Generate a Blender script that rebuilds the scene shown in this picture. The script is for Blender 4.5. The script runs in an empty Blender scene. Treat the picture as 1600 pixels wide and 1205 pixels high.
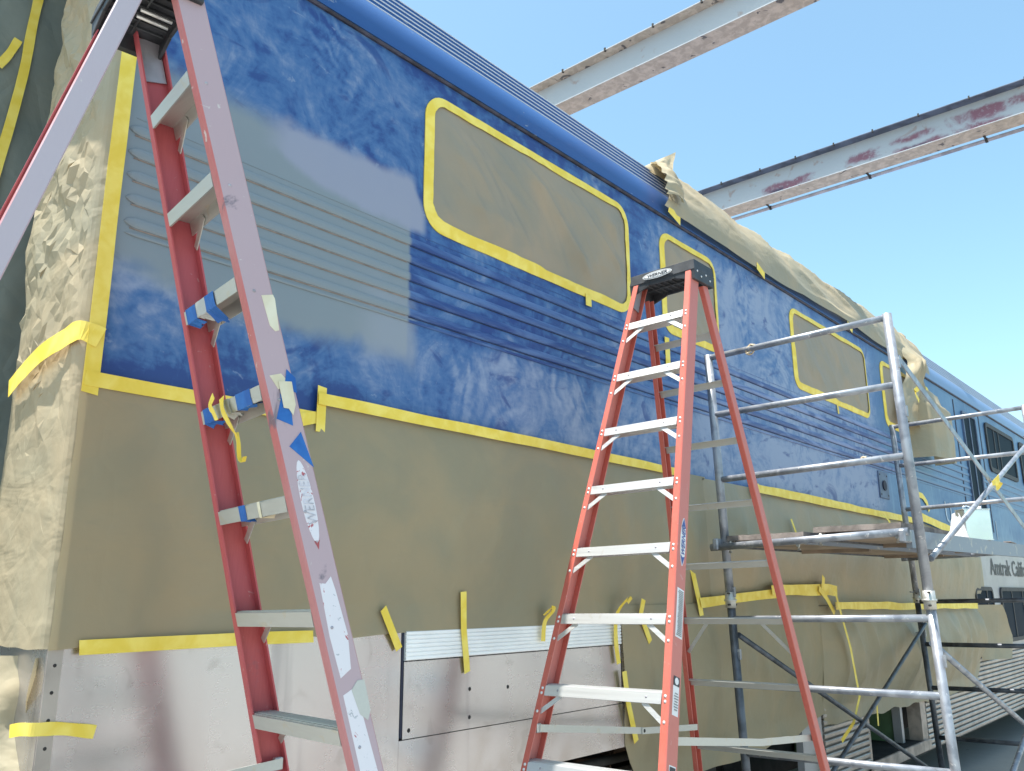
import bpy, bmesh, math, random
from mathutils import Vector, Matrix, noise
random.seed(7)
SC = bpy.context.scene
COL = SC.collection
R = math.radians

# ------------------------------------------------------------------ camera, world, sun, exposure
# World: x runs along the rail car, y points into its wall (wall face at y = 2.7), z is up.
# The eye is at the origin, the ground lies 1.8 m below it.
GZ = -1.80
WY = 2.70
cam_d = bpy.data.cameras.new('camera'); cam = bpy.data.objects.new('camera', cam_d); COL.objects.link(cam)
cam_d.sensor_width = 36.0; cam_d.lens = 36.0 * 1322.0 / 1600.0
cam_d.clip_start = 0.05; cam_d.clip_end = 3000
cr, cu, cf = Vector((.65879, -.75232, -.00387)), Vector((-.17934, -.16204, .97035)), Vector((.73064, .63856, .24167))
m3 = Matrix((cr, cu, -cf)).transposed()
cam.matrix_world = m3.to_4x4()
SC.camera = cam

SUN = Vector((-.248, .126, .960)).normalized()
w = bpy.data.worlds.new('World'); SC.world = w; w.use_nodes = True
wt = w.node_tree
sky = wt.nodes.new('ShaderNodeTexSky'); sky.sky_type = 'NISHITA'; sky.sun_disc = False
sky.sun_elevation = math.asin(SUN.z); sky.sun_rotation = math.atan2(SUN.x, SUN.y) % (2 * math.pi)
sky.altitude = 10; sky.air_density = 1.0; sky.dust_density = 1.6; sky.ozone_density = 1.0
bg = wt.nodes['Background']; bg.inputs['Strength'].default_value = 0.149
wm = wt.nodes.new('ShaderNodeMix'); wm.data_type = 'RGBA'; wm.blend_type = 'MULTIPLY'; wm.inputs[0].default_value = 1
wm.inputs[7].default_value = (.98, 1.17, 1.05, 1)
wt.links.new(sky.outputs['Color'], wm.inputs[6]); wt.links.new(wm.outputs[2], bg.inputs['Color'])
sd = bpy.data.lights.new('sun', 'SUN'); sd.energy = 5.0; sd.angle = R(0.53); sd.color = (1, .955, .88)
so = bpy.data.objects.new('sun', sd); COL.objects.link(so)
so.rotation_euler = SUN.to_track_quat('Z', 'Y').to_euler(); so.location = (0, -5, 20)
vs = SC.view_settings
vs.view_transform = 'Standard'; vs.look = 'None'; vs.gamma = 1; vs.use_curve_mapping = False
vs.exposure = 0.93

# ------------------------------------------------------------------ materials
class NT:
    def __init__(s, name):
        s.m = bpy.data.materials.new(name); s.m.use_nodes = True
        s.t = s.m.node_tree; s.b = s.t.nodes['Principled BSDF']
        s.geo = s.t.nodes.new('ShaderNodeNewGeometry'); s.pos = s.geo.outputs['Position']
        sx = s.t.nodes.new('ShaderNodeSeparateXYZ'); s.t.links.new(s.pos, sx.inputs[0])
        s.x, s.y, s.z = sx.outputs
    def link(s, v, inp):
        if isinstance(v, bpy.types.NodeSocket): s.t.links.new(v, inp)
        elif isinstance(v, tuple) and len(v) == 3 and inp.type == 'RGBA': inp.default_value = (*v, 1)
        else: inp.default_value = v
    def math(s, op, a, b=0.0, clamp=False):
        n = s.t.nodes.new('ShaderNodeMath'); n.operation = op; n.use_clamp = clamp
        s.link(a, n.inputs[0]); s.link(b, n.inputs[1]); return n.outputs[0]
    def mul(s, a, b): return s.math('MULTIPLY', a, b)
    def add(s, a, b): return s.math('ADD', a, b)
    def sub(s, a, b): return s.math('SUBTRACT', a, b)
    def step(s, v, a, b, o0=0., o1=1.):
        n = s.t.nodes.new('ShaderNodeMapRange'); n.interpolation_type = 'SMOOTHSTEP'
        s.link(v, n.inputs[0]); n.inputs[1].default_value = a; n.inputs[2].default_value = b
        n.inputs[3].default_value = o0; n.inputs[4].default_value = o1; return n.outputs[0]
    def vec(s, sc=(1, 1, 1), rot=(0, 0, 0), loc=(0, 0, 0)):
        n = s.t.nodes.new('ShaderNodeMapping'); s.link(s.pos, n.inputs[0])
        n.inputs['Scale'].default_value = sc; n.inputs['Rotation'].default_value = rot; n.inputs['Location'].default_value = loc
        return n.outputs[0]
    def noise(s, scale, detail=4, dist=0., rough=.5, v=None):
        n = s.t.nodes.new('ShaderNodeTexNoise'); s.link(v or s.pos, n.inputs['Vector'])
        n.inputs['Scale'].default_value = scale; n.inputs['Detail'].default_value = detail
        n.inputs['Distortion'].default_value = dist; n.inputs['Roughness'].default_value = rough
        return n.outputs[0]
    def wave(s, scale, dist=3, detail=2, v=None, kind='RINGS'):
        n = s.t.nodes.new('ShaderNodeTexWave'); n.wave_type = kind; s.link(v or s.pos, n.inputs['Vector'])
        n.inputs['Scale'].default_value = scale; n.inputs['Distortion'].default_value = dist
        n.inputs['Detail'].default_value = detail; return n.outputs['Fac']
    def voro(s, scale, v=None, feature='DISTANCE_TO_EDGE'):
        n = s.t.nodes.new('ShaderNodeTexVoronoi'); n.feature = feature; s.link(v or s.pos, n.inputs['Vector'])
        n.inputs['Scale'].default_value = scale; return n.outputs['Distance']
    def mix(s, f, a, b, mode='MIX'):
        n = s.t.nodes.new('ShaderNodeMix'); n.data_type = 'RGBA'; n.blend_type = mode
        s.link(f, n.inputs[0]); s.link(a, n.inputs[6]); s.link(b, n.inputs[7]); return n.outputs[2]
    def bump(s, h, strength=.3, dist=.01):
        n = s.t.nodes.new('ShaderNodeBump'); s.link(h, n.inputs['Height'])
        n.inputs['Strength'].default_value = strength; n.inputs['Distance'].default_value = dist
        s.t.links.new(n.outputs[0], s.b.inputs['Normal'])
    def out(s, col=None, rough=None, metal=None, spec=None):
        if col is not None: s.link(col, s.b.inputs['Base Color'])
        if rough is not None: s.link(rough, s.b.inputs['Roughness'])
        if metal is not None: s.link(metal, s.b.inputs['Metallic'])
        if spec is not None: s.link(spec, s.b.inputs['Specular IOR Level'])
        return s.m

def simple(name, c, rough=.5, metal=0., var=.25, scale=6, bump=0., dark=None):
    n = NT(name)
    d = dark or tuple(x * (1 - var) for x in c); l = tuple(min(1, x * (1 + var * .6)) for x in c)
    f = n.step(n.noise(scale, 5, .3), .35, .65)
    col = n.mix(f, d, l)
    if bump: n.bump(n.noise(scale * 8, 3), bump, .004)
    return n.out(col, n.add(n.mul(n.noise(scale * 2, 3), .25), rough - .12), metal)

def mat_blue():
    n = NT('sanded_blue_paint')
    # deep blue paint, hazed to grey-lilac where an orbital sander has cut it back
    deep, mid, haze = (.018, .055, .215), (.048, .135, .325), (.275, .335, .470)
    big = n.noise(.9, 6, 1.6, .55)
    sw = n.noise(2.4, 6, 3.4, .62)
    fine = n.noise(14, 6, 2.5, .65, n.vec((1, 1, .7), (0, .5, 0)))
    # arcs left by the pad: rings round scattered centres, bent by noise
    vd = n.voro(1.7, n.vec((1, .001, 1)), 'F1')
    bend = n.noise(3, 3, 1.)
    arcs = n.math('SINE', n.add(n.mul(vd, 46), n.mul(bend, 16)))
    arcs2 = n.math('SINE', n.add(n.mul(n.voro(1.1, n.vec((1, .001, 1), (0, 0, 0), (3, 0, 7)), 'F1'), 120), n.mul(bend, 26)))
    am = n.step(n.noise(1.7, 3, .5, .5, n.vec((1, 1, 1), (0, 0, 0), (9, 2, 4))), .45, .62)
    scr = n.noise(60, 2, .4, .5, n.vec((.25, 1, 1), (0, .35, 0)))
    v = n.add(n.mul(big, .50), n.add(n.mul(sw, .40), n.mul(fine, .14)))
    v = n.add(n.mul(n.sub(v, .52), 1.45), .5)
    v = n.add(v, n.mul(am, n.add(n.mul(arcs, .065), n.mul(arcs2, .035))))
    v = n.add(v, n.mul(n.sub(scr, .5), .12))
    # the belt below the ribs and the stretch beyond the first window are sanded hardest
    low = n.mul(n.step(n.z, 1.10, 1.2, 1, 0), n.step(n.z, .74, .90))
    right = n.mul(n.step(n.x, 4.4, 5.2), n.step(n.x, 8.3, 8.9, 1, 0))
    top = n.step(n.z, 2.30, 2.44, 1, 0)
    wgt = n.add(n.add(n.mul(low, .085), n.mul(right, n.mul(top, .17))), n.mul(n.mul(n.step(n.z, 1.62, 1.72), n.step(n.x, 4.4, 4.2)), -.03))
    wgt = n.add(wgt, n.mul(n.step(n.z, .80, .72), -.16))
    v = n.add(v, wgt)
    c = n.mix(n.step(v, .34, .52), deep, mid)
    c = n.mix(n.mul(n.step(v, .46, .84), .95), c, haze)
    # scuffs: dark runs the sander left
    ru = n.noise(1.9, 4, 3., .55, n.vec((1, 1, 1.7), (0, .8, 0), (3, 1, 2)))
    c = n.mix(n.mul(n.step(ru, .57, .70), .75), c, deep)
    lt = n.noise(3.5, 6, 3., .65, n.vec((1, 1, 1.6), (0, -.6, 0), (1, 5, 2)))
    c = n.mix(n.mul(n.step(lt, .64, .70), .45), c, haze)
    # untouched old paint further along the car
    old = n.mix(n.step(n.noise(1.6, 5, .8, .6, n.vec((.6, 1, 2))), .35, .7), (.05, .145, .30), (.10, .215, .37))
    st = n.noise(7, 3, .2, .5, n.vec((1.5, 1, .12)))
    old = n.mix(n.step(st, .55, .75), old, (.14, .26, .40))
    c = n.mix(n.step(n.add(n.x, n.mul(big, .8)), 8.75, 9.35), c, old)
    # blue-grey primer sprayed over the repaired corner, with a paler blend coat round it
    e1 = n.mul(n.sub(n.noise(3.5, 4, .6), .5), .16)
    xr = n.add(n.x, n.mul(e1, .35)); zz = n.add(n.z, e1)
    lil2 = n.mul(n.mul(n.step(xr, 2.40, 2.47, 1, 0), n.step(xr, 2.05, 2.25)), n.mul(n.step(zz, .90, 1.04), n.step(zz, 1.2, 1.4, 1, 0)))
    pr = n.mul(n.mul(n.step(n.x, 2.375, 2.40, 1, 0), n.step(xr, 1.04, 1.05)),
               n.mul(n.step(n.add(zz, n.mul(n.step(n.x, 1.4, 2.1), .13)), 1.80, 1.94, 1, 0), n.step(n.sub(zz, n.mul(n.step(n.x, 1.5, 1.1), .07)), .95, 1.06)))
    c = n.mix(n.mul(pr, .97), c, n.mix(n.noise(1.5, 3), (.205, .255, .285), (.245, .275, .295)))
    # pale lilac blend coat over the top edge of the primer
    rc = n.mul(n.step(zz, 1.70, 1.86), .07)
    lil = n.mul(n.mul(n.step(n.add(xr, rc), 2.45, 2.50, 1, 0), n.step(xr, 1.58, 1.74)), n.mul(n.step(n.sub(zz, n.mul(n.step(xr, 1.95, 1.6), .10)), 1.60, 1.65), n.step(zz, 1.83, 1.91, 1, 0)))
    c = n.mix(n.mul(lil, .95), c, (.285, .305, .395))
    c = n.mix(n.mul(lil2, .7), c, (.285, .315, .37))
    n.bump(n.noise(3, 3), .04, .01)
    return n.out(c, n.add(n.mul(v, .25), .32), 0, .45)

def mat_rib():
    n = NT('rib_paint')
    deep, mid = (.018, .055, .21), (.085, .165, .36)
    v = n.noise(4, 6, 1.2, .6, n.vec((.35, 1, 2)))
    c = n.mix(n.step(v, .4, .62), deep, mid)
    right = n.mul(n.step(n.x, 4.8, 5.6), n.step(n.x, 8.5, 9.2, 1, 0))
    c = n.mix(n.mul(right, n.step(v, .42, .6, .1, .75)), c, (.22, .27, .47))
    c = n.mix(n.step(n.x, 8.9, 9.5), c, (.075, .175, .33))
    c = n.mix(n.step(n.x, 2.375, 2.40, 1, 0), c, (.222, .262, .29))
    return n.out(c, .42, 0, .45)

def mat_roof():
    n = NT('roof_blue_paint')
    c = n.mix(n.noise(2, 4, .5, .5, n.vec((.3, 1, 1))), (.014, .068, .225), (.022, .09, .28))
    c = n.mix(n.step(n.x, 9, 11), c, (.12, .20, .36))
    sp = n.noise(22, 3, .3, .6, n.vec((.4, 1, 1)))
    c = n.mix(n.mul(n.step(sp, .69, .73), .5), c, (.35, .38, .42))
    return n.out(c, .34, 0, .5)

def mat_rib_highlight():  # pale tone paints sun highlights onto the roof rib beads
    n = NT('painted_rib_highlight')
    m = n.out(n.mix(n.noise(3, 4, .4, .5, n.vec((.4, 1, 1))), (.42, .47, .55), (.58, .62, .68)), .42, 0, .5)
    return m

def mat_paper(name='masking_paper', c=(.45, .382, .265), amt=.5):
    n = NT(name)
    f = n.noise(2.2, 4, .8); g = n.noise(35, 4, .2)
    col = n.mix(n.step(f, .3, .7), (c[0] * .86, c[1] * .92, c[2] * .95), (c[0] * 1.07, c[1] * 1.03, c[2] * .98))
    cr = n.voro(7, n.vec((1, 1, .8), (.3, .2, .5)))
    h = n.add(n.add(n.add(n.mul(n.noise(5, 5, 1.2), .6), n.mul(n.noise(1.5, 3, 1.6, .5, n.vec((1, 1, 2.2), (0, .5, 0))), 1.2)), n.mul(n.math('MINIMUM', cr, .12), 1.0)), n.mul(g, .06))
    n.bump(h, amt, .02)
    m = n.out(col, n.add(n.mul(f, .2), .42), 0, .4)
    # thin paper lets some light through
    tr = n.t.nodes.new('ShaderNodeBsdfTranslucent'); n.link(n.mix(.0, (c[0] * 1.5, c[1] * 1.45, c[2] * 1.3), col), tr.inputs['Color'])
    mx = n.t.nodes.new('ShaderNodeMixShader'); mx.inputs[0].default_value = .22
    o_ = n.t.nodes['Material Output']
    n.t.links.new(n.b.outputs[0], mx.inputs[1]); n.t.links.new(tr.outputs[0], mx.inputs[2]); n.t.links.new(mx.outputs[0], o_.inputs[0])
    return m

def mat_tape(name, a, b):
    n = NT(name)
    c = n.mix(n.step(n.noise(12, 4, .4), .35, .7), a, b)
    n.bump(n.noise(90, 2), .15, .002)
    return n.out(c, .5, 0, .35)

def mat_steel():
    n = NT('brushed_stainless')
    g = n.noise(40, 2, 0, .5, n.vec((.05, 1, 1)))
    st = n.noise(2.2, 4, .5, .55, n.vec((1.6, 1, .25)))
    c = n.mix(st, (.50, .48, .49), (.63, .61, .62))
    fl = n.noise(9, 4, .6); c = n.mix(n.step(fl, .60, .72, 0, .5), c, (.42, .40, .40))
    rn = n.mul(n.step(n.noise(3.2, 4, .3, .55, n.vec((1.6, 1, .10))), .56, .68), n.step(n.z, .2, -.1)); c = n.mix(n.mul(rn, .45), c, (.27, .26, .29))
    dirt = n.step(n.z, -.3, -.8); c = n.mix(n.mul(dirt, n.step(n.noise(3, 5, 1), .4, .7, 0, .5)), c, (.36, .31, .27))
    return n.out(c, n.add(n.mul(st, .14), n.add(n.mul(g, .04), .18)), .9)

def mat_fiberglass(name, a, b, faded, fade, speck, all_=.3):
    n = NT(name)
    fib = n.noise(160, 3, .2, .6, n.vec((1, 1, .06)))
    big = n.noise(2.6, 5, .7)
    c = n.mix(fib, a, b)
    c = n.mix(n.step(big, .35, .65, all_ * .4, all_ * 1.3), c, faded)
    # only the outside of the rails is chalky from weather: it faces the yard (-y)
    nz = n.t.nodes.new('ShaderNodeSeparateXYZ'); n.t.links.new(n.geo.outputs['True Normal'], nz.inputs[0])
    c = n.mix(n.mul(n.step(nz.outputs[1], -.6, -.95), fade), c, faded)
    sp = n.noise(26, 4, .6, .6)
    c = n.mix(n.mul(n.step(sp, .66, .72), speck), c, (.62, .58, .55))
    dk = n.noise(9, 5, .8, .6, n.vec((1, 1, .5), (0, 0, 0), (5, 2, 1)))
    c = n.mix(n.mul(n.step(dk, .66, .74), speck), c, (.12, .11, .14))
    n.bump(fib, .12, .002)
    return n.out(c, .48, 0, .4)

def mat_alu(name, c=(.72, .72, .72), rough=.38, splat=.3):
    n = NT(name)
    g = n.noise(120, 2, 0, .5, n.vec((1, .02, 1)))
    col = n.mix(g, tuple(x * .86 for x in c), c)
    col = n.mix(n.mul(n.step(n.noise(18, 4, .5), .62, .68), splat), col, (.55, .52, .45))
    return n.out(col, n.add(n.mul(g, .15), rough), .75)

def mat_galv():
    n = NT('galvanised_tube')
    c = n.mix(n.step(n.noise(9, 5, .8), .35, .65), (.20, .215, .25), (.34, .36, .40))
    c = n.mix(n.mul(n.step(n.noise(30, 4, .6), .63, .70), .7), c, (.56, .55, .55))
    c = n.mix(n.mul(n.step(n.noise(6, 5, 1, .6, n.vec((1, 1, .6))), .6, .7), .6), c, (.17, .17, .18))
    return n.out(c, .42, .4)

RUST = [(4.35, 4.95, 6.06, 6.22), (3.35, 3.75, 6.14, 6.27), (2.45, 3.05, 6.04, 6.14), (2.5, 3.0, 6.22, 6.30), (1.6, 2.25, 6.04, 6.16), (1.55, 2.2, 6.19, 6.36), (1.2, 1.45, 6.24, 6.36), (-1.5, -.4, 6.05, 6.2)]
def mat_beam():
    n = NT('weathered_beam_paint')
    grey = n.mix(n.noise(1.2, 4), (.34, .37, .40), (.42, .44, .46))
    def blob(y0, y1, z0, z1):
        ey = n.mul(n.sub(n.noise(2.5, 5, .4, .65), .5), 1.1); ez = n.mul(n.sub(n.noise(3.5, 5, .4, .65, n.vec((1, 1, 1), (0, 0, 0), (4, 7, 1))), .5), .20)
        yy, z2 = n.add(n.y, ey), n.add(n.z, ez)
        return n.mul(n.mul(n.step(yy, y0 - .12, y0 + .12), n.step(yy, y1 - .12, y1 + .12, 1, 0)), n.mul(n.step(z2, z0 - .03, z0 + .03), n.step(z2, z1 - .03, z1 + .03, 1, 0)))
    red = None
    for q in RUST: red = blob(*q) if red is None else n.math('MAXIMUM', red, blob(*q))
    red = n.mul(red, n.step(n.x, 10, 10.5))
    c = n.mix(n.mul(red, n.step(n.noise(26, 4), .24, .44, .4, .97)), grey, (.21, .085, .115))
    drk = n.mul(red, n.mul(n.step(n.noise(2.2, 4, .5, .5, n.vec((1, 1, 1), (0, 0, 0), (8, 3, 0))), .54, .60), n.step(n.z, 6.16, 6.10)))
    c = n.mix(drk, c, (.05, .05, .085))
    r2 = n.mul(n.step(n.noise(4, 6, .6), .60, .68), .5)
    c = n.mix(r2, c, (.28, .16, .11))
    nz = n.t.nodes.new('ShaderNodeSeparateXYZ'); n.t.links.new(n.geo.outputs['True Normal'], nz.inputs[0])
    und = n.step(nz.outputs[2], -.5, -.9)
    dirt = n.mix(n.step(n.noise(10, 6, .5, .65), .4, .65), (.36, .295, .235), (.50, .41, .33))
    dirt = n.mix(n.step(n.noise(6, 5, .8), .64, .68), dirt, (.10, .085, .08))
    c = n.mix(und, c, dirt)
    n.bump(n.noise(25, 4), .2, .006)
    return n.out(c, .62, 0)

def mat_ground():
    n = NT('concrete')
    a = n.noise(.35, 6, .4, .6); b = n.noise(7, 6, .3, .65)
    c = n.mix(a, (.26, .24, .215), (.37, .345, .31)); c = n.mix(n.step(b, .4, .7, 0, .5), c, (.28, .26, .24))
    sp = n.noise(2.2, 4, 1); c = n.mix(n.step(sp, .66, .72, 0, .7), c, (.12, .115, .11))
    n.bump(b, .3, .01)
    return n.out(c, .85)

def mat_glass():
    n = NT('window_glass')
    n.b.inputs['IOR'].default_value = 1.06
    return n.out(n.mix(n.noise(1, 2), (.012, .022, .035), (.03, .045, .06)), .22, 0, .06)

M = dict(blue=mat_blue(), rib=mat_rib(), roof=mat_roof(), ribglint=mat_rib_highlight(), paper=mat_paper(), paper2=mat_paper('masking_paper_smooth', (.40, .332, .215), .34), shadepaper=mat_paper('grey_green_sheet', (.26, .29, .265), .5), winpaper=mat_paper('window_paper', (.42, .35, .265), .30),
    tape=mat_tape('yellow_masking_tape', (.84, .62, .075), (.93, .74, .16)), tape2=mat_tape('pale_masking_tape', (.64, .57, .40), (.74, .69, .54)),
    btape=mat_tape('blue_tape', (.015, .10, .36), (.03, .16, .48)), gtape=mat_tape('grey_tape', (.42, .44, .44), (.58, .58, .56)),
    steel=mat_steel(), white_steel=simple('pale_fluted_metal', (.92, .92, .91), .42, .1, .08, 3),
    oldred=mat_fiberglass('faded_red_fiberglass', (.40, .085, .085), (.52, .14, .12), (.46, .365, .40), .9, .8, .25), rearold=mat_fiberglass('chalky_sunlit_fiberglass', (.42, .12, .13), (.54, .2, .19), (.47, .42, .47), .95, .8, .72), innerred=mat_fiberglass('unfaded_red_fiberglass', (.40, .06, .06), (.54, .11, .10), (.46, .10, .13), 0., .25, .5),
    newred=mat_fiberglass('red_fiberglass', (.44, .078, .052), (.53, .125, .09), (.57, .24, .215), .45, .2, .14),
    alu=mat_alu('aluminium'), oldalu=mat_alu('worn_aluminium', (.58, .58, .55), .45, .8), galv=mat_galv(),
    black=simple('black_moulded_plastic', (.035, .038, .045), .5, 0, .3, 14, .1), beam=mat_beam(), ground=mat_ground(), glass=mat_glass(),
    rubber=simple('dark_rubber', (.03, .03, .034), .6), sealant=simple('dark_joint', (.018, .022, .045), .7),
    silver=simple('silver_paint', (.40, .39, .40), .45, .3, .1, 3), filler=simple('bare_filler', (.31, .245, .215), .7, 0, .2, 20),
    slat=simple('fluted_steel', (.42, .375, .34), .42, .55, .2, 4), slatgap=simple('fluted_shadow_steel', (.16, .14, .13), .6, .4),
    dark=simple('grimy_steel', (.035, .032, .03), .75, .1, .4, 8, .3), rust=simple('rusty_steel', (.16, .10, .07), .8, .1, .4, 9, .3),
    green=simple('green_wall_panel', (.10, .17, .085), .5, 0, .15), sill=simple('worn_sill', (.47, .37, .31), .6, .1, .3, 8),
    ply=simple('plank_plywood', (.30, .235, .18), .75, 0, .3, 3, .2), wood=simple('rough_timber', (.19, .16, .145), .85, 0, .4, 10, .5),
    white=simple('white_label', (.74, .74, .75), .5, 0, .06), text=simple('dark_lettering', (.035, .038, .05), .5),
    btext=simple('blue_print', (.02, .06, .30), .4), grey_print=simple('grey_print', (.23, .25, .27), .5),
    tin=simple('bare_tinplate', (.72, .76, .79), .2, .9, .06, 5), rag=simple('white_rag', (.74, .70, .70), .9, 0, .1, 20, .4),
    rope=simple('rope', (.58, .47, .33), .9, 0, .3, 60, .4), yell=simple('yellow_sticker', (.70, .55, .03), .45),
    plate=simple('blue_grey_plate', (.10, .14, .23), .5, .2), decal=simple('pale_lettering', (.38, .47, .56), .5), red_print=simple('scraped_red', (.42, .09, .10), .6),
    joint=simple('brown_blue_joint', (.045, .045, .07), .6, 0, .5, 12), sidesteel=mat_alu('blue_grey_steel', (.30, .34, .40), .5, .6), ribshade=simple('painted_rib_shade', (.012, .022, .075), .6, 0, .4, 9), bluegrey=simple('blue_grey_beam_paint', (.085, .105, .155), .6, 0, .35, 5), galvshade=simple('painted_shade_tube', (.10, .11, .13), .45, .4, .4, 12), ghost=simple('ghost_print', (.56, .54, .60), .6, 0, .3, 60), conduit=simple('conduit_paint', (.36, .35, .39), .5, .3))  # the dark tube tone puts scaffold shade into the colour

def mat_label():     # worn white sticker, scraped through to the red rail below
    n = NT('scraped_white_sticker')
    s = n.noise(24, 6, 1.2, .7, n.vec((1, 1, .7), (.5, .3, 0)))
    c = n.mix(n.step(s, .585, .61), (.72, .69, .73), (.44, .12, .14))
    d = n.noise(40, 4, 1, .6, n.vec((1, 1, 1), (0, 0, 0), (4, 4, 4)))
    c = n.mix(n.mul(n.step(d, .64, .67), .7), c, (.30, .32, .36))
    return n.out(c, .55)
M['wornlabel'] = mat_label()

# ------------------------------------------------------------------ mesh helpers
class MB:
    def __init__(s): s.v = []; s.f = []; s.sm = []
    def poly(s, vs, fs, smooth=False):
        o = len(s.v); s.v += [Vector(p) for p in vs]
        for f in fs: s.f.append([i + o for i in f]); s.sm.append(smooth)
        return s
    def hexa(s, p):   # p[0..3] bottom ring, p[4..7] top ring
        return s.poly(p, [(3, 2, 1, 0), (4, 5, 6, 7), (0, 1, 5, 4), (1, 2, 6, 5), (2, 3, 7, 6), (3, 0, 4, 7)])
    def box(s, a, b):
        (x0, y0, z0), (x1, y1, z1) = a, b
        return s.hexa([(x0, y0, z0), (x1, y0, z0), (x1, y1, z0), (x0, y1, z0), (x0, y0, z1), (x1, y0, z1), (x1, y1, z1), (x0, y1, z1)])
    def obox(s, c, ax, ay, az):   # centre + half-extent vectors
        c = Vector(c)
        q = [c + sx * ax + sy * ay - az for sx, sy in ((-1, -1), (1, -1), (1, 1), (-1, 1))]
        return s.hexa(q + [p + 2 * az for p in q])
    def bar(s, p0, p1, wv, hv):   # wv, hv full-width vectors
        p0, p1 = Vector(p0), Vector(p1); a, b = wv / 2, hv / 2
        r = lambda p: [p - a - b, p + a - b, p + a + b, p - a + b]
        return s.hexa(r(p0) + r(p1))
    def prism(s, prof, o, a, b, d):   # closed 2-D profile (a,b axes) extruded by vector d
        o, a, b, d = Vector(o), Vector(a), Vector(b), Vector(d); n = len(prof)
        v = [o + a * p + b * q for p, q in prof]; v += [p + d for p in v]
        fs = [tuple(range(n - 1, -1, -1)), tuple(range(n, 2 * n))] + [(i, (i + 1) % n, (i + 1) % n + n, i + n) for i in range(n)]
        return s.poly(v, fs)
    def tube(s, pts, r, n=12, cap=True):
        pts = [Vector(p) for p in pts]; rings = []
        t0 = (pts[1] - pts[0]).normalized()
        up = Vector((0, 0, 1)) if abs(t0.z) < .9 else Vector((1, 0, 0))
        for i, p in enumerate(pts):
            t = (pts[min(i + 1, len(pts) - 1)] - pts[max(i - 1, 0)]).normalized()
            a = t.cross(up).normalized(); b = t.cross(a)
            rr = r[i] if isinstance(r, (list, tuple)) else r
            rings.append([p + (a * math.cos(2 * math.pi * k / n) + b * math.sin(2 * math.pi * k / n)) * rr for k in range(n)])
        o = len(s.v)
        for g in rings: s.v += g
        for i in range(len(rings) - 1):
            for k in range(n):
                s.f.append([o + i * n + k, o + i * n + (k + 1) % n, o + (i + 1) * n + (k + 1) % n, o + (i + 1) * n + k]); s.sm.append(True)
        if cap:
            s.f.append([o + k for k in range(n - 1, -1, -1)]); s.sm.append(False)
            e = o + (len(rings) - 1) * n
            s.f.append([e + k for k in range(n)]); s.sm.append(False)
        return s
    def dome(s, c, nrm, r, h=.5, n=8):
        c, nrm = Vector(c), Vector(nrm).normalized()
        a = nrm.orthogonal().normalized(); b = nrm.cross(a); vs = []
        for rr, hh in ((1, 0), (.75, .66), (.001, 1)):
            vs += [c + (a * math.cos(2 * math.pi * k / n) + b * math.sin(2 * math.pi * k / n)) * r * rr + nrm * r * h * hh for k in range(n)]
        fs = [(j * n + k, j * n + (k + 1) % n, (j + 1) * n + (k + 1) % n, (j + 1) * n + k) for j in range(2) for k in range(n)]
        return s.poly(vs, fs, True)
    def grid(s, fn, nu, nv, smooth=True):
        vs = [fn(i / nu, j / nv) for j in range(nv + 1) for i in range(nu + 1)]
        fs = [(j * (nu + 1) + i, j * (nu + 1) + i + 1, (j + 1) * (nu + 1) + i + 1, (j + 1) * (nu + 1) + i) for j in range(nv) for i in range(nu)]
        return s.poly(vs, fs, smooth)

def wloc(o):
    v = Vector((0, 0, 0))
    while o is not None: v += o.location; o = o.parent
    return v
def obj(name, mb, mat, parent=None, kind=None, label=None, cat=None, group=None, bevel=0., fix=True):
    me = bpy.data.meshes.new(name)
    lo = Vector([min(v[i] for v in mb.v) for i in range(3)]); hi = Vector([max(v[i] for v in mb.v) for i in range(3)])
    c = (lo + hi) / 2
    if parent is None: c.z = lo.z
    me.from_pydata([tuple(v - c) for v in mb.v], [], mb.f)
    me.polygons.foreach_set('use_smooth', mb.sm)
    if fix or bevel:
        bm = bmesh.new(); bm.from_mesh(me)
        if fix: bmesh.ops.recalc_face_normals(bm, faces=bm.faces)
        if bevel: bmesh.ops.bevel(bm, geom=[e for e in bm.edges if len(e.link_faces) == 2 and e.calc_face_angle(0) > .5], offset=bevel, segments=1, affect='EDGES', clamp_overlap=True)
        bm.to_mesh(me); bm.free()
    me.materials.append(mat)
    o = bpy.data.objects.new(name, me); COL.objects.link(o)
    if parent: o.parent = parent; o.location = c - wloc(parent)
    else: o.location = c
    for k, v in (('kind', kind), ('label', label), ('category', cat), ('group', group)):
        if v: o[k] = v
    return o
def root(name, loc, label, cat, group=None):
    o = bpy.data.objects.new(name, None); COL.objects.link(o); o.location = loc; o.empty_display_size = .2
    o['label'] = label; o['category'] = cat
    if group: o['group'] = group
    return o
def text(name, body, size, o, ax, ay, mat, parent, depth=.001, shear=0., align='LEFT', sx=1.0, bold=0.):
    """flat lettering: baseline origin o, reading direction ax, up direction ay"""
    cu_ = bpy.data.curves.new(name, 'FONT'); cu_.body = body; cu_.size = size; cu_.shear = shear; cu_.align_x = align; cu_.resolution_u = 2
    cu_.offset = bold
    t = bpy.data.objects.new(name, cu_); COL.objects.link(t)
    dg = bpy.context.evaluated_depsgraph_get(); me = bpy.data.meshes.new_from_object(t.evaluated_get(dg))
    bpy.data.objects.remove(t); bpy.data.curves.remove(cu_)
    ax, ay = Vector(ax).normalized(), Vector(ay).normalized(); nn = ax.cross(ay)
    mb = MB(); mb.poly([Vector(o) + ax * v.co.x * sx + ay * v.co.y for v in me.vertices], [tuple(p.vertices) for p in me.polygons])
    bpy.data.meshes.remove(me)
    return obj(name, mb, mat, parent, fix=False)
def nz(x, y=0., z=0.): return noise.noise(Vector((x, y, z)))
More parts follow.
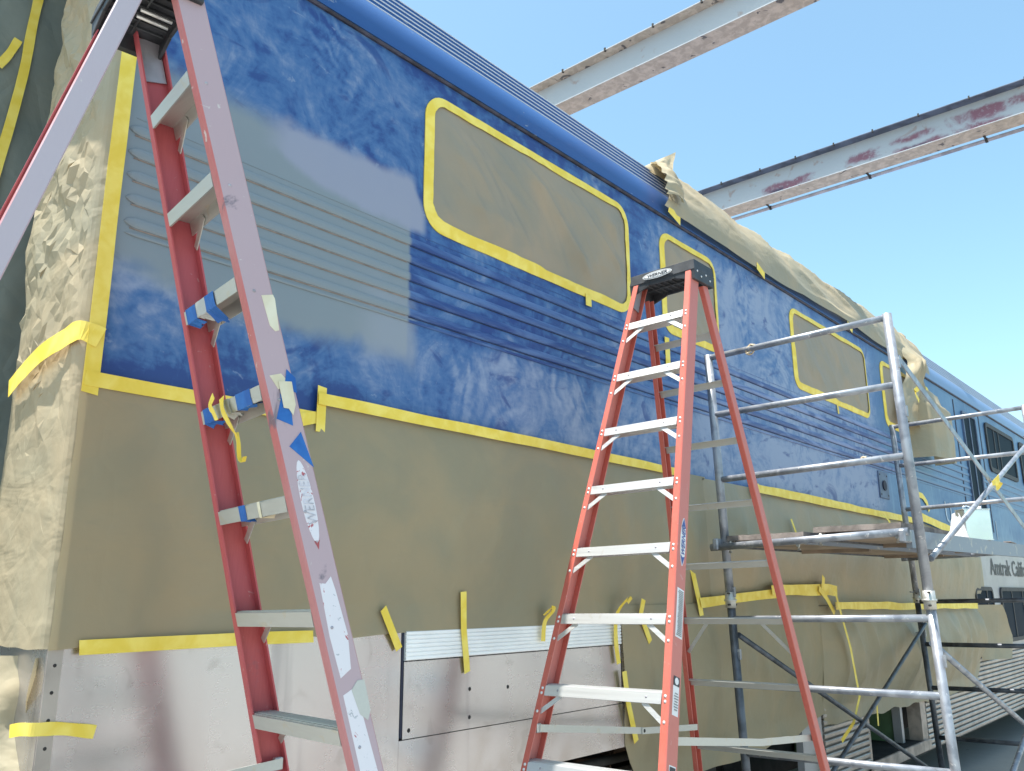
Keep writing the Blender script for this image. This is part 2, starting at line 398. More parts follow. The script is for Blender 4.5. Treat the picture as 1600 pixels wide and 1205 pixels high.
def ridge(x, y, z=0.): return 1 - abs(noise.noise(Vector((x, y, z)))) * 2
W = lambda x, z, off=0.: Vector((x, WY - off, z))

def strip(path, width, off, mat, label, name='tape_strip', seed=0., parent=None, jag=.10, group=None, thick=.0012, ends=True):
    """tape laid along a path of (x, z) points on the car side; off = stand-off from the wall (number or per-point list)"""
    pts = []
    for i in range(len(path) - 1):
        a, b = Vector(path[i]), Vector(path[i + 1]); n = max(1, int((b - a).length / .05))
        o0, o1 = (off[i], off[i + 1]) if isinstance(off, list) else (off, off)
        pts += [(a.lerp(b, k / n), o0 + (o1 - o0) * k / n) for k in range(n)]
    pts.append((Vector(path[-1]), off[-1] if isinstance(off, list) else off))
    L = []; n = len(pts)
    for i, (p, o) in enumerate(pts):
        if 0 < i < n - 1:
            d0 = (p - pts[i - 1][0]).normalized(); d1 = (pts[i + 1][0] - p).normalized(); d = (d0 + d1).normalized(); k = 1 / max(.5, d.dot(d0))
        else: d = (pts[min(i + 1, n - 1)][0] - pts[max(i - 1, 0)][0]).normalized(); k = 1
        t = Vector((-d.y, d.x)); h = width / 2
        e0 = h * k * (1 + jag * nz(i * .13 + seed, 3.1)); e1 = h * k * (1 + jag * nz(i * .11 + seed, 9.7))
        sh = d * (.006 * nz(seed, 5) if 0 < i < n - 1 or not ends else (width * .3 * nz(seed + i, 2.2)))
        oo = o + .0012 * nz(i * .5 + seed, 1.3)
        L.append((p + t * e0 + sh, p - t * e1 - sh, oo))
    mb = MB(); vs = []
    for a, b, o in L: vs += [W(a.x, a.y, o), W(b.x, b.y, o), W(a.x, a.y, o - thick), W(b.x, b.y, o - thick)]
    fs = []
    for i in range(len(L) - 1):
        q = i * 4; r_ = q + 4
        fs += [(q, q + 1, r_ + 1, r_), (q + 2, r_ + 2, r_ + 3, q + 3), (q, r_, r_ + 2, q + 2), (q + 1, q + 3, r_ + 3, r_ + 1)]
    e = (len(L) - 1) * 4; fs += [(0, 2, 3, 1), (e, e + 1, e + 3, e + 2)]
    mb.poly(vs, fs)
    if parent: return obj(name, mb, mat, parent)
    return obj(name, mb, mat, label=label, cat='tape', group=group)
def ribbon(path, width, wdir, mat, label, name='tape_strip', twist=0., cat='tape', parent=None):
    """loose tape through free space: path of 3-D points, wdir = direction of its width"""
    pts = []; P = [Vector(p) for p in path]
    for i in range(len(P) - 1):
        for k in range(6):
            t = k / 6; a = P[max(i - 1, 0)]; b = P[i]; c = P[i + 1]; d = P[min(i + 2, len(P) - 1)]
            pts.append(.5 * ((2 * b) + (c - a) * t + (2 * a - 5 * b + 4 * c - d) * t * t + (3 * b - a - 3 * c + d) * t ** 3))
    pts.append(P[-1]); mb = MB(); vs = []; n = len(pts); wd = Vector(wdir).normalized()
    for i, p in enumerate(pts):
        tg = (pts[min(i + 1, n - 1)] - pts[max(i - 1, 0)]).normalized()
        wv = (Matrix.Rotation(twist * i / n, 3, tg) @ (wd - tg * wd.dot(tg)).normalized()) * width / 2 * (1 + .12 * nz(i * .3, p.x))
        nn = tg.cross(wv).normalized() * .0006
        vs += [p + wv + nn, p - wv + nn, p + wv - nn, p - wv - nn]
    fs = []
    for i in range(n - 1):
        q = i * 4; r_ = q + 4; fs += [(q, q + 1, r_ + 1, r_), (q + 2, r_ + 2, r_ + 3, q + 3), (q, r_, r_ + 2, q + 2), (q + 1, q + 3, r_ + 3, r_ + 1)]
    e = (n - 1) * 4; fs += [(0, 2, 3, 1), (e, e + 1, e + 3, e + 2)]
    mb.poly(vs, fs, False)
    if parent: return obj(name, mb, mat, parent)
    return obj(name, mb, mat, label=label, cat=cat)
def flat(poly, o, a, b, mat, name, parent=None, th=.0015, label=None, cat=None):
    """thin sticker or tape scrap: 2-D outline in axes a, b at o"""
    a, b = Vector(a), Vector(b); mb = MB().prism(poly, o, a, b, a.cross(b).normalized() * th)
    return obj(name, mb, mat, parent, label=label, cat=cat)

# ------------------------------------------------------------------ ground
g = MB().grid(lambda u, v: Vector((-1500 + 3000 * u, -1500 + 3000 * v, GZ)), 8, 8, False)
obj('ground', g, M['ground'], kind='structure')

# ------------------------------------------------------------------ rail car
XL, XE = 1.04, 26.9
car = root('rail_car', (14, WY + 1.5, GZ), 'long blue bi-level passenger rail car half masked with paper for repainting', 'rail car')
BZ = .66
obj('side_wall', MB().box((XL, WY, BZ), (XE, WY + .06, 2.49)), M['blue'], car)
obj('lower_wall', MB().box((XL + .02, WY, -.135), (6.20, WY + .06, BZ - .003)), M['steel'], car)
obj('lower_wall', MB().box((6.203, WY, -.135), (XE, WY + .06, BZ - .003)), M['silver'], car)
obj('lower_wall', MB().box((XL + .02, WY + .001, -.77), (2.40, WY + .06, -.139)), M['steel'], car)
obj('lower_wall', MB().box((2.40, WY, -.77), (6.20, WY + .06, -.555)), M['steel'], car)
obj('lower_wall', MB().box((3.975, WY, -.552), (6.20, WY + .06, -.139)), M['steel'], car)
obj('lower_wall', MB().box((6.20, WY, -.66), (XE, WY + .06, -.139)), M['silver'], car)
obj('recess', MB().box((2.40, WY + .03, -.555), (3.97, WY + .05, -.139)), M['dark'], car)
ap = obj('access_panel', MB().box((2.418, WY - .002, -.5525), (3.965, WY + .02, -.256)), M['steel'], car, bevel=.002)
for px, pz in ((2.45, -.52), (2.80, -.505), (2.80, -.39), (3.35, -.51), (3.9, -.50), (3.05, -.40)):
    obj('screw', MB().dome((px, WY - .002, pz), (0, -1, 0), .009, .35), M['dark'], ap)
fl = MB()
prof = []
for i in range(7):
    z0 = -.253 + i * .0165
    prof += [(z0, .002), (z0 + .003, .008), (z0 + .0135, .008), (z0 + .0165, .002)]
vs = []; fs = []
for z, o in prof: vs += [W(2.42, z, o), W(3.968, z, o)]
for i in range(len(prof) - 1): fs.append((2 * i, 2 * i + 1, 2 * i + 3, 2 * i + 2))
fl.poly(vs, fs); fl.box((2.42, WY, -.253), (3.968, WY + .02, -.137))
obj('fluted_strip', fl, M['white_steel'], car)
obj('panel_gap', MB().box((2.403, WY - .001, -.545), (2.414, WY + .03, -.14)), M['sealant'], car)
# ribs of the belt
for i in range(6):
    zb = 1.547 - .0846 * i; h = .040
    if i == 5: zb, h = 1.181, .014
    x0 = 1.10 + .004 * i; pr = []
    for k in range(7):
        a = math.pi * k / 6; pr.append((zb + h / 2 - math.cos(a) * h / 2, .0015 + math.sin(a) ** .6 * (.0085 if i < 5 else .004)))
    mb = MB()
    xs = [(x0, .15), (x0 + .012, .6), (x0 + .035, 1), (XE - .02, 1)]
    vs = [W(x, zb + h / 2 + (z - zb - h / 2) * s_, .001 + (o - .001) * s_) for x, s_ in xs for z, o in pr]
    fs = [(a * 7 + k, a * 7 + k + 1, (a + 1) * 7 + k + 1, (a + 1) * 7 + k) for a in range(3) for k in range(6)]
    mb.poly(vs, fs)
    obj('rib', mb, M['rib'], car)
    if i < 5:
        obj('filler_line', MB().box((x0 + .02, WY - .0035, zb - .0024), (2.37, WY + .01, zb + .0003)), M['filler'], car)
        obj('shade_line', MB().box((2.39, WY - .002, zb - .0042), (11.6, WY + .01, zb)), M['ribshade'], car)  # dark line paints in the shadow under each rib
obj('seam', MB().box((1.12, WY - .0015, 1.6125), (XE - .1, WY + .01, 1.6155)), M['rib'], car)
obj('seam', MB().box((1.068, WY - .0015, 1.19), (1.071, WY + .01, 1.66)), M['sealant'], car)
# gutter and roof
gm = MB().prism([(WY + .02, 2.474), (WY - .012, 2.472), (WY - .018, 2.477), (WY - .018, 2.485), (WY + .02, 2.487)], (XL - .02, 0, 0), (0, 1, 0), (0, 0, 1), (XE - XL + .02, 0, 0))
obj('gutter', gm, M['joint'], car)
obj('drip_rail', MB().box((XL - .02, WY - .022, 2.486), (XE, WY - .002, 2.492)), M['roof'], car)
prof = [(2.70, 2.49), (2.700, 2.56), (2.712, 2.62), (2.738, 2.68), (2.770, 2.728)]
def bead(y, z, r, a0=-70, a1=110, n=5):
    return [(y - r * math.cos(R(a0 + (a1 - a0) * k / n)), z + r * math.sin(R(a0 + (a1 - a0) * k / n))) for k in range(n + 1)]
yz = []
for i in range(6):
    t = i / 5; yz.append((2.785 + .165 * t, 2.742 + .285 * t))
obj('roof_cove', MB().poly([Vector((x, y, z)) for y, z in prof for x in (XL - .02, XE)], [(2 * i, 2 * i + 1, 2 * i + 3, 2 * i + 2) for i in range(len(prof) - 1)], True), M['roof'], car)
pr2 = [(2.770, 2.728)]
for y, z in yz:
    pr2 += [(y, z - .006), (y, z + .004), (y + .032, z + .006)]
    rb = bead(y + .001, z + .004, .0048, -60, 120, 6)
    obj('roof_rib', MB().poly([Vector((x, a, b)) for a, b in rb for x in (XL - .3, XE)], [(2 * i, 2 * i + 1, 2 * i + 3, 2 * i + 2) for i in range(len(rb) - 1)], True), M['ribglint'], car, fix=False)
top = [(3.02, 3.07), (3.2, 3.13), (3.6, 3.19), (4.2, 3.22), (4.8, 3.19), (5.3, 3.10), (5.55, 2.8), (5.6, 2.5), (5.6, -.6)]
pr2 += top
XR = XL - .33
obj('roof', MB().poly([Vector((x, y, z)) for y, z in pr2 for x in (XR, XE)], [(2 * i, 2 * i + 1, 2 * i + 3, 2 * i + 2) for i in range(len(pr2) - 1)]), M['roof'], car)
obj('roof_end', MB().poly([Vector((XR, y, z)) for y, z in pr2[:-1]] , [tuple(range(len(pr2) - 1))]), M['roof'], car)
obj('roof_soffit', MB().box((XR, 2.78, 2.70), (XL + .25, 5.5, 2.728)), M['roof'], car)
obj('body_floor', MB().box((XL + .3, WY + .06, -.75), (XE, 5.59, -.6)), M['dark'], car)
obj('end_wall', MB().box((1.27, WY + .06, -.77), (1.33, 5.55, 2.70)), M['silver'], car)
obj('corner_post', MB().box((XL, WY + .001, -.77), (XL + .018, WY + .5, 2.46)), M['steel'], car)
obj('corner_strip', MB().box((XL + .002, WY - .004, -.77), (XL + .045, WY + .02, -.137)), M['slat'], car)
for i in range(8):
    obj('rivet', MB().dome((XL + .025, WY - .004, -.19 - .075 * i), (0, -1, 0), .0055, .4), M['dark'], car)
obj('gangway', MB().box((.60, 3.47, -.7), (1.27, 5.0, 2.5)), M['rubber'], car)
# fluted skirt
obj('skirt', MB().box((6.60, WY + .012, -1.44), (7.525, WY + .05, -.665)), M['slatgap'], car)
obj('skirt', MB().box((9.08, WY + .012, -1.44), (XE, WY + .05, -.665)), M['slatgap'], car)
obj('skirt_end', MB().box((6.22, WY, -1.44), (6.58, WY + .05, -.665)), M['silver'], car)
slat_me = {}
for seg, (a, b) in enumerate(((6.605, 7.515), (9.09, XE))):
    for i in range(16):
        z0 = -.712 - .0478 * i
        mb = MB().prism([(z0, -.012), (z0 + .003, .003), (z0 + .010, .008), (z0 + .030, .008), (z0 + .037, .003), (z0 + .0405, -.012)], (a, WY, 0), (0, 0, 1), (0, -1, 0), (b - a, 0, 0))
        obj('slat', mb, M['slat'], car)
# door well
obj('door_jamb', MB().box((7.518, WY - .004, -1.42), (7.56, WY + .12, -.67)), M['sill'], car)
obj('door_jamb', MB().box((8.92, WY - .004, -1.42), (9.075, WY + .12, -.67)), M['sill'], car)
obj('door_header', MB().box((7.56, WY, -.84), (8.92, WY + .06, -.665)), M['silver'], car)
obj('vestibule_wall', MB().box((7.56, WY + .62, -1.32), (8.92, WY + .66, -.66)), M['green'], car)
obj('vestibule_panel', MB().box((8.62, WY + .16, -1.32), (8.66, WY + .62, -.98)), M['green'], car)
obj('vestibule_panel', MB().box((8.62, WY + .16, -.975), (8.66, WY + .62, -.66)), M['plate'], car)
obj('door_edge', MB().box((8.60, WY + .08, -1.32), (8.66, WY + .155, -.66)), M['silver'], car)
obj('vestibule_floor', MB().box((7.56, WY + .004, -1.40), (8.92, WY + .66, -1.33)), M['dark'], car)
obj('door_step', MB().box((7.46, WY - .02, -1.43), (9.0, WY + .003, -1.35)), M['dark'], car)
obj('step_nosing', MB().box((7.45, WY - .045, -1.405), (9.02, WY - .021, -1.315)), M['sill'], car, bevel=.004)
obj('underbody', MB().box((XL + .35, WY + 1.0, -1.62), (6.9, WY + 2.2, -.72)), M['dark'], car, bevel=.02)
obj('underbody', MB().box((6.3, WY + .68, -1.46), (XE, WY + 2.6, -.72)), M['dark'], car)
# truck under the left end
tk = obj('truck_frame', MB().box((1.6, WY + .35, -1.25), (5.6, WY + .5, -.98)), M['dark'], car, bevel=.02)
for xx in (2.4, 4.9):
    wz = -1.80 + .46
    mb = MB().tube([(xx, WY + .55, wz), (xx, WY + .58, wz), (xx, WY + .66, wz)], [.46, .46, .44], 32)
    obj('wheel', mb, M['rust'], tk)
    obj('axle_box', MB().box((xx - .16, WY + .22, -1.42), (xx + .16, WY + .36, -1.12)), M['rust'], tk, bevel=.02)
for xx in (3.2, 3.65, 4.1):
    sp = [(xx + .09 * math.cos(a * .7), WY + .30 + .09 * math.sin(a * .7), -1.25 + a * .0075) for a in range(56)]
    obj('spring', MB().tube(sp, .018, 6), M['rust'], tk)
obj('brake_beam', MB().box((3.0, WY + .14, -1.12), (4.5, WY + .22, -1.04)), M['rust'], tk, bevel=.01)
obj('air_pipe', MB().tube([(1.3, WY + .15, -.86), (4.3, WY + .15, -.86), (5.6, WY + .18, -.9)], .025, 8), M['dark'], tk)
# uncovered windows far along the car
def window(x0, x1, z0, z1, r, fr, frm, mull=(), bars=True, dep=.024):
    def rr(x0, x1, z0, z1, r, n=5):
        o = []
        for cx, cz, a in ((x1 - r, z1 - r, 0), (x0 + r, z1 - r, 90), (x0 + r, z0 + r, 180), (x1 - r, z0 + r, 270)):
            o += [(cx + r * math.cos(R(a + 90 * k / n)), cz + r * math.sin(R(a + 90 * k / n))) for k in range(n + 1)]
        return o
    A = rr(x0, x1, z0, z1, r); B = rr(x0 + fr, x1 - fr, z0 + fr, z1 - fr, max(.01, r - fr)); n = len(A)
    mb = MB(); vs = [W(x, z, .001) for x, z in A] + [W(x, z, dep) for x, z in A] + [W(x, z, dep) for x, z in B] + [W(x, z, .0105) for x, z in B]
    fs = [(a * n + k, a * n + (k + 1) % n, (a + 1) * n + (k + 1) % n, (a + 1) * n + k) for a in range(3) for k in range(n)]
    mb.poly(vs, fs)
    f = obj('window', mb, frm, car)
    mb = MB(); mb.poly([W(x, z, .0115) for x, z in B], [tuple(range(n))])
    obj('pane', mb, M['glass'], f)
    for m_ in mull: obj('mullion', MB().box((m_ - .02, WY - dep * .8, z0 + fr), (m_ + .02, WY - .012, z1 - fr)), frm, f)
    return f
window(13.15, 14.9, 1.66, 2.36, .10, .06, M['rubber'], (13.62, 13.9))
window(15.3, 16.9, 1.66, 2.36, .10, .06, M['rubber'], (15.8,))
window(11.95, 12.62, .95, 2.33, .05, .035, M['plate'], (12.3,))
window(11.45, 12.30, -.60, .09, .09, .045, M['rubber'], (12.0,))
window(12.72, 14.75, -.60, .09, .09, .05, M['rubber'], (13.35, 14.0))
window(15.2, 17.2, -.60, .09, .09, .05, M['rubber'], (15.9,))
obj('door_seam', MB().box((11.62, WY - .004, .8), (11.66, WY + .01, 2.42)), M['sealant'], car)
obj('door_seam', MB().box((12.86, WY - .004, .8), (12.90, WY + .01, 2.42)), M['sealant'], car)
obj('stripe', MB().box((11.2, WY - .003, -.11), (XE, WY + .01, -.06)), M['decal'], car)
obj('cover_strip', MB().box((10.9, WY - .02, -.685), (XE, WY + .01, -.655)), M['steel'], car)
text('lettering', 'Amtrak California', .30, W(12.40, .245, .006), (1, 0, 0), (0, 0, 1), M['text'], car, sx=1.22, bold=.004)
npl = obj('number_plate', MB().box((12.585, WY - .012, -.68), (12.93, WY, -.60)), M['plate'], car)
text('lettering', 'U', .36, W(10.62, .80, .006), (1, 0, 0), (0, 0, 1), M['decal'], car, sx=1.2)
text('lettering', 'I', .36, W(13.0, .72, .006), (1, 0, 0), (0, 0, 1), M['decal'], car)
vp = obj('vent_plate', MB().box((8.44, WY - .012, .905), (8.70, WY, 1.165)), M['plate'], car, bevel=.003)
for px, pz in ((8.47, 1.13), (8.67, 1.13), (8.47, .94), (8.67, .94)):
    obj('screw', MB().dome((px, WY - .012, pz), (0, -1, 0), .010, .4), M['dark'], vp)
obj('latch', MB().tube([(8.57, WY - .012, 1.03), (8.57, WY - .022, 1.03)], .05, 14), M['sealant'], vp)

# ------------------------------------------------------------------ masking paper on the car
def sheet(name, fn, nu, nv, label, mat='paper', cat='masking paper'):
    return obj(name, MB().grid(fn, nu, nv), M[mat], label=label, cat=cat, fix=False)
def paper_flat(x0, x1, ztop, zbot, base, amp, seed, nu=70, nv=26, mat='paper2', label='', ef=0.):
    def fn(u, v):
        x = x0 + (x1 - x0) * u; zt = ztop(x); zb = zbot(x); z = zb + (zt - zb) * v
        hang = math.sin(math.pi * min(1, (1 - v) * 1.15)) if v < 1 else 0
        o = base + amp * (.55 + .45 * nz(x * 1.1 + seed, z * .9)) * hang + amp * .45 * max(0, ridge(x * 1.8 + seed, z * .55 + x * .5) - .55) * (.2 + hang) + amp * .55 * max(0, ridge(x * 2.7 + seed * 2 + z * .4, z * .35 + x * .2 + seed) - .5) * hang + amp * .30 * max(0, ridge(x * 5.5 - z * 3 + seed, z * 1.2) - .6) * hang
        edge = 1 - min(1, min(u, 1 - u) * 18)
        jx = .01 * nz(z * 6 + seed, 4.2) * (1 if u in (0, 1) else 0); jz = .012 * nz(x * 5 + seed, 8.8) * (1 if v == 0 else 0)
        return W(x + jx, z + jz, max(.0142 if x < 1.3 else .0035, o * (1 - .8 * edge)))
    return sheet('masking_paper', fn, nu, nv, label, mat)
TL = lambda x: (.675 if x < 1.915 else .755)
paper_flat(1.04, 5.0, TL, lambda x: -.145 + .012 * nz(x * 2, 1), .004, .050, 1.0, 150, 40, label='wide smooth paper sheet covering the lower car side behind the left ladder')
paper_flat(4.96, 11.95, lambda x: .745 if x < 9.6 else .745 - .10 * min(1, (x - 9.6) / 1.5), lambda x: -.06 - .06 * min(1, max(0, (x - 5) / 5)), .007, .075, 6.0, 170, 30, mat='paper', label='long upper paper sheet hanging below the blue belt behind the scaffold')
def botB(x):
    if x < 4.12: return -.76 - .24 * min(1, max(0, (x - 3.98) / .14)) ** .7
    return -1.0 + .02 * nz(x * 3, 2) + .06 * max(0, x - 5.3) + (.10 * max(0, x - 6.1))
paper_flat(3.98, 6.72, lambda x: -.05 if x < 4.75 else (-.045 + .10 * min(1, (x - 4.75) / 2)), botB, .012, .07, 11.0, 80, 34, mat='paper2', label='paper sheet hanging over the truck opening behind the right ladder')
def botC(x): return -.95 - .05 * min(1, max(0, (x - 6.75) / 3)) + .025 * nz(x * 3, 7) + (.35 * max(0, (x - 10.9) / .5) if x > 10.9 else 0)
paper_flat(6.62, 11.45, lambda x: -.085 - .03 * min(1, (x - 6.8) / 4), botC, .02, .15, 17.0, 130, 36, mat='paper', label='creased lower paper sheet beside the door opening behind the scaffold')
# a flap of it blown open across the lower window
sheet('masking_paper', lambda u, v: W(11.3 + .72 * u * (1 - .75 * abs(v - .38) ** 1.1) , -.12 - .62 * (1 - v), .03 + .20 * u + .02 * nz(u * 3, v * 3)), 10, 12, 'loose triangular paper flap torn open over the lower window', 'paper')
# windows 1-4: paper inside a frame of yellow tape
def rrect(x0, x1, z0, z1, r, n=7):
    o = []
    for cx, cz, a in ((x1 - r, z1 - r, 0), (x0 + r, z1 - r, 90), (x0 + r, z0 + r, 180), (x1 - r, z0 + r, 270)):
        o += [(cx + r * math.cos(R(a + 90 * k / n)), cz + r * math.sin(R(a + 90 * k / n))) for k in range(n + 1)]
    return o
def window_mask(x0, x1, z0, z1, r, wd, seed, plabel, tlabel, whole=True, wide=1.0):
    cx, cz = (x0 + x1) / 2, (z0 + z1) / 2
    hw, hh = (x1 - x0) / 2 - .02, (z1 - z0) / 2 - .02; mb = MB()
    def wp(u, v):
        dx, dz = (2 * u - 1) * hw, (2 * v - 1) * hh
        ex, ez = abs(dx) - (hw - r), abs(dz) - (hh - r)
        if ex > 0 and ez > 0:
            L = math.hypot(ex, ez)
            if L > r: dx = math.copysign(hw - r + ex * r / L, dx); dz = math.copysign(hh - r + ez * r / L, dz)
        X, Z = cx + dx, cz + dz
        da = (X - x0) * .62 + (Z - z0) * .78; db = (X - x0) * .78 - (Z - z0) * .62
        q = max(0, min(1, (min(hw - abs(dx), hh - abs(dz), (r - math.hypot(max(0, ex), max(0, ez))) if ex > 0 and ez > 0 else 9) - .022) * 6))
        fold = ridge(da * 2.1 + seed + .30 * nz(db * .9, seed), db * .16 + seed)
        f2 = ridge(da * 5.2 + seed * 3 + .5 * nz(db * 1.2, da, seed), db * .4 + seed)
        f3 = ridge(da * 12 + db * 2.5 + seed, db * 1.1, seed)
        o = .005 + q * (.034 * wide * max(0, fold) ** 1.5 + .017 * (.3 + wide) * max(0, f2) ** 2 + .006 * max(0, f3) ** 2 * (.3 + wide) + .010 * wide * (nz(da * 1.5, db * .6, seed) + .5))
        return W(X, Z, max(.0035, o))
    mb.grid(wp, int(70 * (x1 - x0)), 52)
    obj('masking_paper', mb, M['winpaper'], label=plabel, cat='masking paper', fix=False)
    # tape frame
    pts = []
    a = rrect(x0, x1, z0, z1, r, 8)
    for i in range(len(a)):
        p, q = Vector(a[i]), Vector(a[(i + 1) % len(a)]); k = max(1, int((q - p).length / .05))
        pts += [p.lerp(q, j / k) for j in range(k)]
    n = len(pts); mb = MB(); vs = []
    for i, p in enumerate(pts):
        d = (pts[(i + 1) % n] - pts[i - 1]).normalized(); inn = Vector((-d.y, d.x))
        wv = wd * (1 + .18 * nz(i * .19 + seed, 2) + .10 * nz(i * .9, seed) + (.22 if 0 < (p.x - x0) / (x1 - x0) < .5 and p.y < cz else 0))
        q = p + inn * wv; e = p + inn * .003 * nz(i * .3, seed)
        h = .0145 + .0015 * nz(i * .4, seed + 3)
        vs += [W(e.x, e.y, .0015), W(e.x, e.y, .006), W(q.x, q.y, h), W(q.x, q.y, h - .002)]
    fs = []
    for i in range(n):
        q = i * 4; r_ = ((i + 1) % n) * 4
        for j in range(4): fs.append((q + j, q + (j + 1) % 4, r_ + (j + 1) % 4, r_ + j))
    mb.poly(vs, fs)
    obj('tape_strip', mb, M['tape'], label=tlabel, cat='tape')
window_mask(2.462, 4.205, 1.662, 2.387, .135, .052, 1.0, 'greenish paper over the widest upper window left of the right ladder', 'yellow tape frame around the widest upper window left of the right ladder')
window_mask(4.575, 5.345, 1.662, 2.372, .12, .046, 5.0, 'paper over the narrow upper window directly behind the ladder top', 'yellow tape frame around the narrow window directly behind the ladder top', wide=.5)
window_mask(6.63, 8.42, 1.662, 2.372, .12, .046, 9.0, 'smooth paper over the upper window under the top scaffold rung', 'yellow tape frame around the upper window under the top scaffold rung', wide=.3)
window_mask(8.86, 10.62, 1.662, 2.372, .12, .050, 14.0, 'paper over the farthest masked window behind the scaffold post', 'yellow tape frame around the farthest masked window behind the scaffold post', wide=.4)
# roof paper: hangs over the roof edge right of the first window
roofp = [(2.664, 2.515), (2.672, 2.60), (2.70, 2.70), (2.74, 2.79), (2.81, 2.90), (2.90, 3.02), (2.99, 3.09), (3.10, 3.14)]
def roof_at(t):
    t *= len(roofp) - 1; i = min(int(t), len(roofp) - 2); f = t - i
    return Vector((roofp[i][0] * (1 - f) + roofp[i + 1][0] * f, roofp[i][1] * (1 - f) + roofp[i + 1][1] * f))
def fn(u, v):
    x = 4.60 + 5.95 * u + .48 * v * (1 - u) + .03 * nz(v * 7, 3) * (1 if u == 0 else 0)
    y, z = roof_at(v)
    sag = .05 * (.5 + nz(x * .7, 1.7)) * (1 - v) if u > .02 else 0
    amp = .018 + .05 * max(0, v - .35)
    w_ = amp * 1.3 * ridge(x * 1.3 + v * 1.6, v * 2.2 - x * .3, 4) * math.sin(math.pi * min(1, v * .9 + .12))
    w2 = .014 * ridge(x * 5 + v * 3, v * 5, 9) * min(1, max(0, v - .3) * 3)
    o = max(0, w_) + max(0, w2)
    return Vector((x, y - o * .8 - .004, z + o * .6 + (.02 - sag) * (1 if v < .15 else 0)))
sheet('masking_paper', fn, 150, 30, 'long crumpled paper draped over the roof edge above the windows', 'paper')
def fn(u, v):   # end flap that stands up from the roof
    a = Vector((4.86, 2.98, 3.04)); b = Vector((5.10, 2.84, 2.94)); tip = Vector((5.42, 3.0, 3.41)); c = Vector((5.06, 3.02, 3.17))
    p = (a.lerp(b, u)).lerp(c.lerp(tip, u), v)
    return p + Vector((0, -1, .3)) * (.03 * math.sin(u * 5) * math.sin(v * 3) + .012 * nz(u * 4, v * 4, 3))
sheet('masking_paper', fn, 14, 14, 'white sunlit paper corner sticking up from the roof edge', 'paper')
def fn(u, v):   # gathered neck below it
    x = 4.58 + .21 * u + .40 * v - .04 * math.sin(v * 3); y, z = roof_at(.12 + .78 * v)
    o = .045 + .025 * math.sin(u * 3.1) + .014 * math.sin(v * 34 + 2 * u) * (1 - v) + .01 * nz(u * 4, v * 6, 1)
    return Vector((x, y - o, z + o * .4))
sheet('masking_paper', fn, 12, 40, 'bunched pleated paper gathered at the left end of the roof cover', 'paper')
# right end of the roof paper: bunched and hanging down past the fourth window
def fn(u, v):
    z = 3.04 - 1.30 * v
    neck = math.exp(-((v - .44) / .14) ** 2)
    lo_v = max(0, v - .44) / .56
    xl = 9.42 + .18 * neck - .42 * lo_v; xr = 10.72 - .62 * min(1, v / .44) - .30 * neck + .02 * lo_v
    x = xl + (xr - xl) * u
    o = .05 + (.05 + .08 * neck) * math.sin(u * 3.1) + .05 * ridge(u * 2.6 + 1 + v, v * 1.9, 2) + .02 * ridge(u * 7, v * 5, 6)
    yb = max(0, (z - 2.50)) * .55
    return Vector((x, WY + yb - o, z))
sheet('masking_paper', fn, 30, 44, 'twisted paper hanging from the roof past the farthest masked window', 'paper')
def fn(u, v):   # boxy hood of paper
    prof_ = [(.02, 0), (.40, .08), (.50, .5), (.46, .95), (.02, 1.0)]
    t = u * 4; i = min(3, int(t)); f = t - i
    o = prof_[i][0] * (1 - f) + prof_[i + 1][0] * f; q = prof_[i][1] * (1 - f) + prof_[i + 1][1] * f
    x = 9.56 + .80 * q; z = 2.20 - .78 * v
    o *= min(1, .55 + v * 3); 
    return W(x, z - .10 * (1 - v) * (o > .3), o * .55 + .02 * ridge(q * 2, v * 2, 5))
sheet('masking_paper', fn, 24, 24, 'boxy paper hood taped over a fitting beside the farthest masked window', 'paper')
# paper round the car end
def fn(u, v):
    z = -.145 + 2.72 * v; s_ = .042 + (.10 * u / .3 if u < .3 else .10 + .458 * (u - .3) / .7)
    if s_ < .04: p = Vector((XL + .03 + (.04 - s_) * .5, WY - .012, z)); nn = Vector((0, -1, 0))
    elif s_ < .115:
        a = (s_ - .04) / .075 * math.pi / 2; p = Vector((XL + .03 - .045 * math.sin(a), WY + .033 - .045 * math.cos(a), z)); nn = Vector((-math.sin(a), -math.cos(a), 0))
    else: p = Vector((XL - .015, WY + .033 + (s_ - .115), z)); nn = Vector((-1, 0, 0))
    k = min(1, max(0, (s_ - .09) * 14)); up = min(1, max(.3, (z + .1) * 1.4))
    cz_ = max(.30, min(1, (z - .30) * 1.6)); q_ = s_ * 9 + z * 3.5
    f1 = noise.voronoi(Vector((s_ * 7 + z * 2.2, z * 5 - s_ * 4, .3)))[0]; f2 = noise.voronoi(Vector((s_ * 15 - z * 3, z * 11 + s_ * 7, 4.7)))[0]
    pw = z - 1.25 * s_ + .09 * nz(s_ * 4, z * 3, 7); pb = s_ * 3 + z * 1.2
    d = cz_ * (.011 * min(.55, f1[1] - f1[0]) + .005 * min(.6, f2[1] - f2[0]) + .036 * max(0, ridge(pw * 4.2, pb * .5, 2) - .30) ** 1.15 * (.5 + nz(pb, z * 2, 9)) + .018 * max(0, ridge(pw * 10, pb * .9, 5) - .5) + .010 * max(0, ridge(q_, z * 5 - s_ * 6, 1) - .6)) + .005 * nz(s_ * 6, z * 5, 5) + .006 * max(0, ridge(s_ * 13 + z * 4, z * 16, 18) - .76)
    return p + nn * (d * k * up + .001) + Vector((0, 0, .01 * nz(s_ * 8, 3) * (v == 0)))
rj = random.Random(11); NU, NV = 22, 74
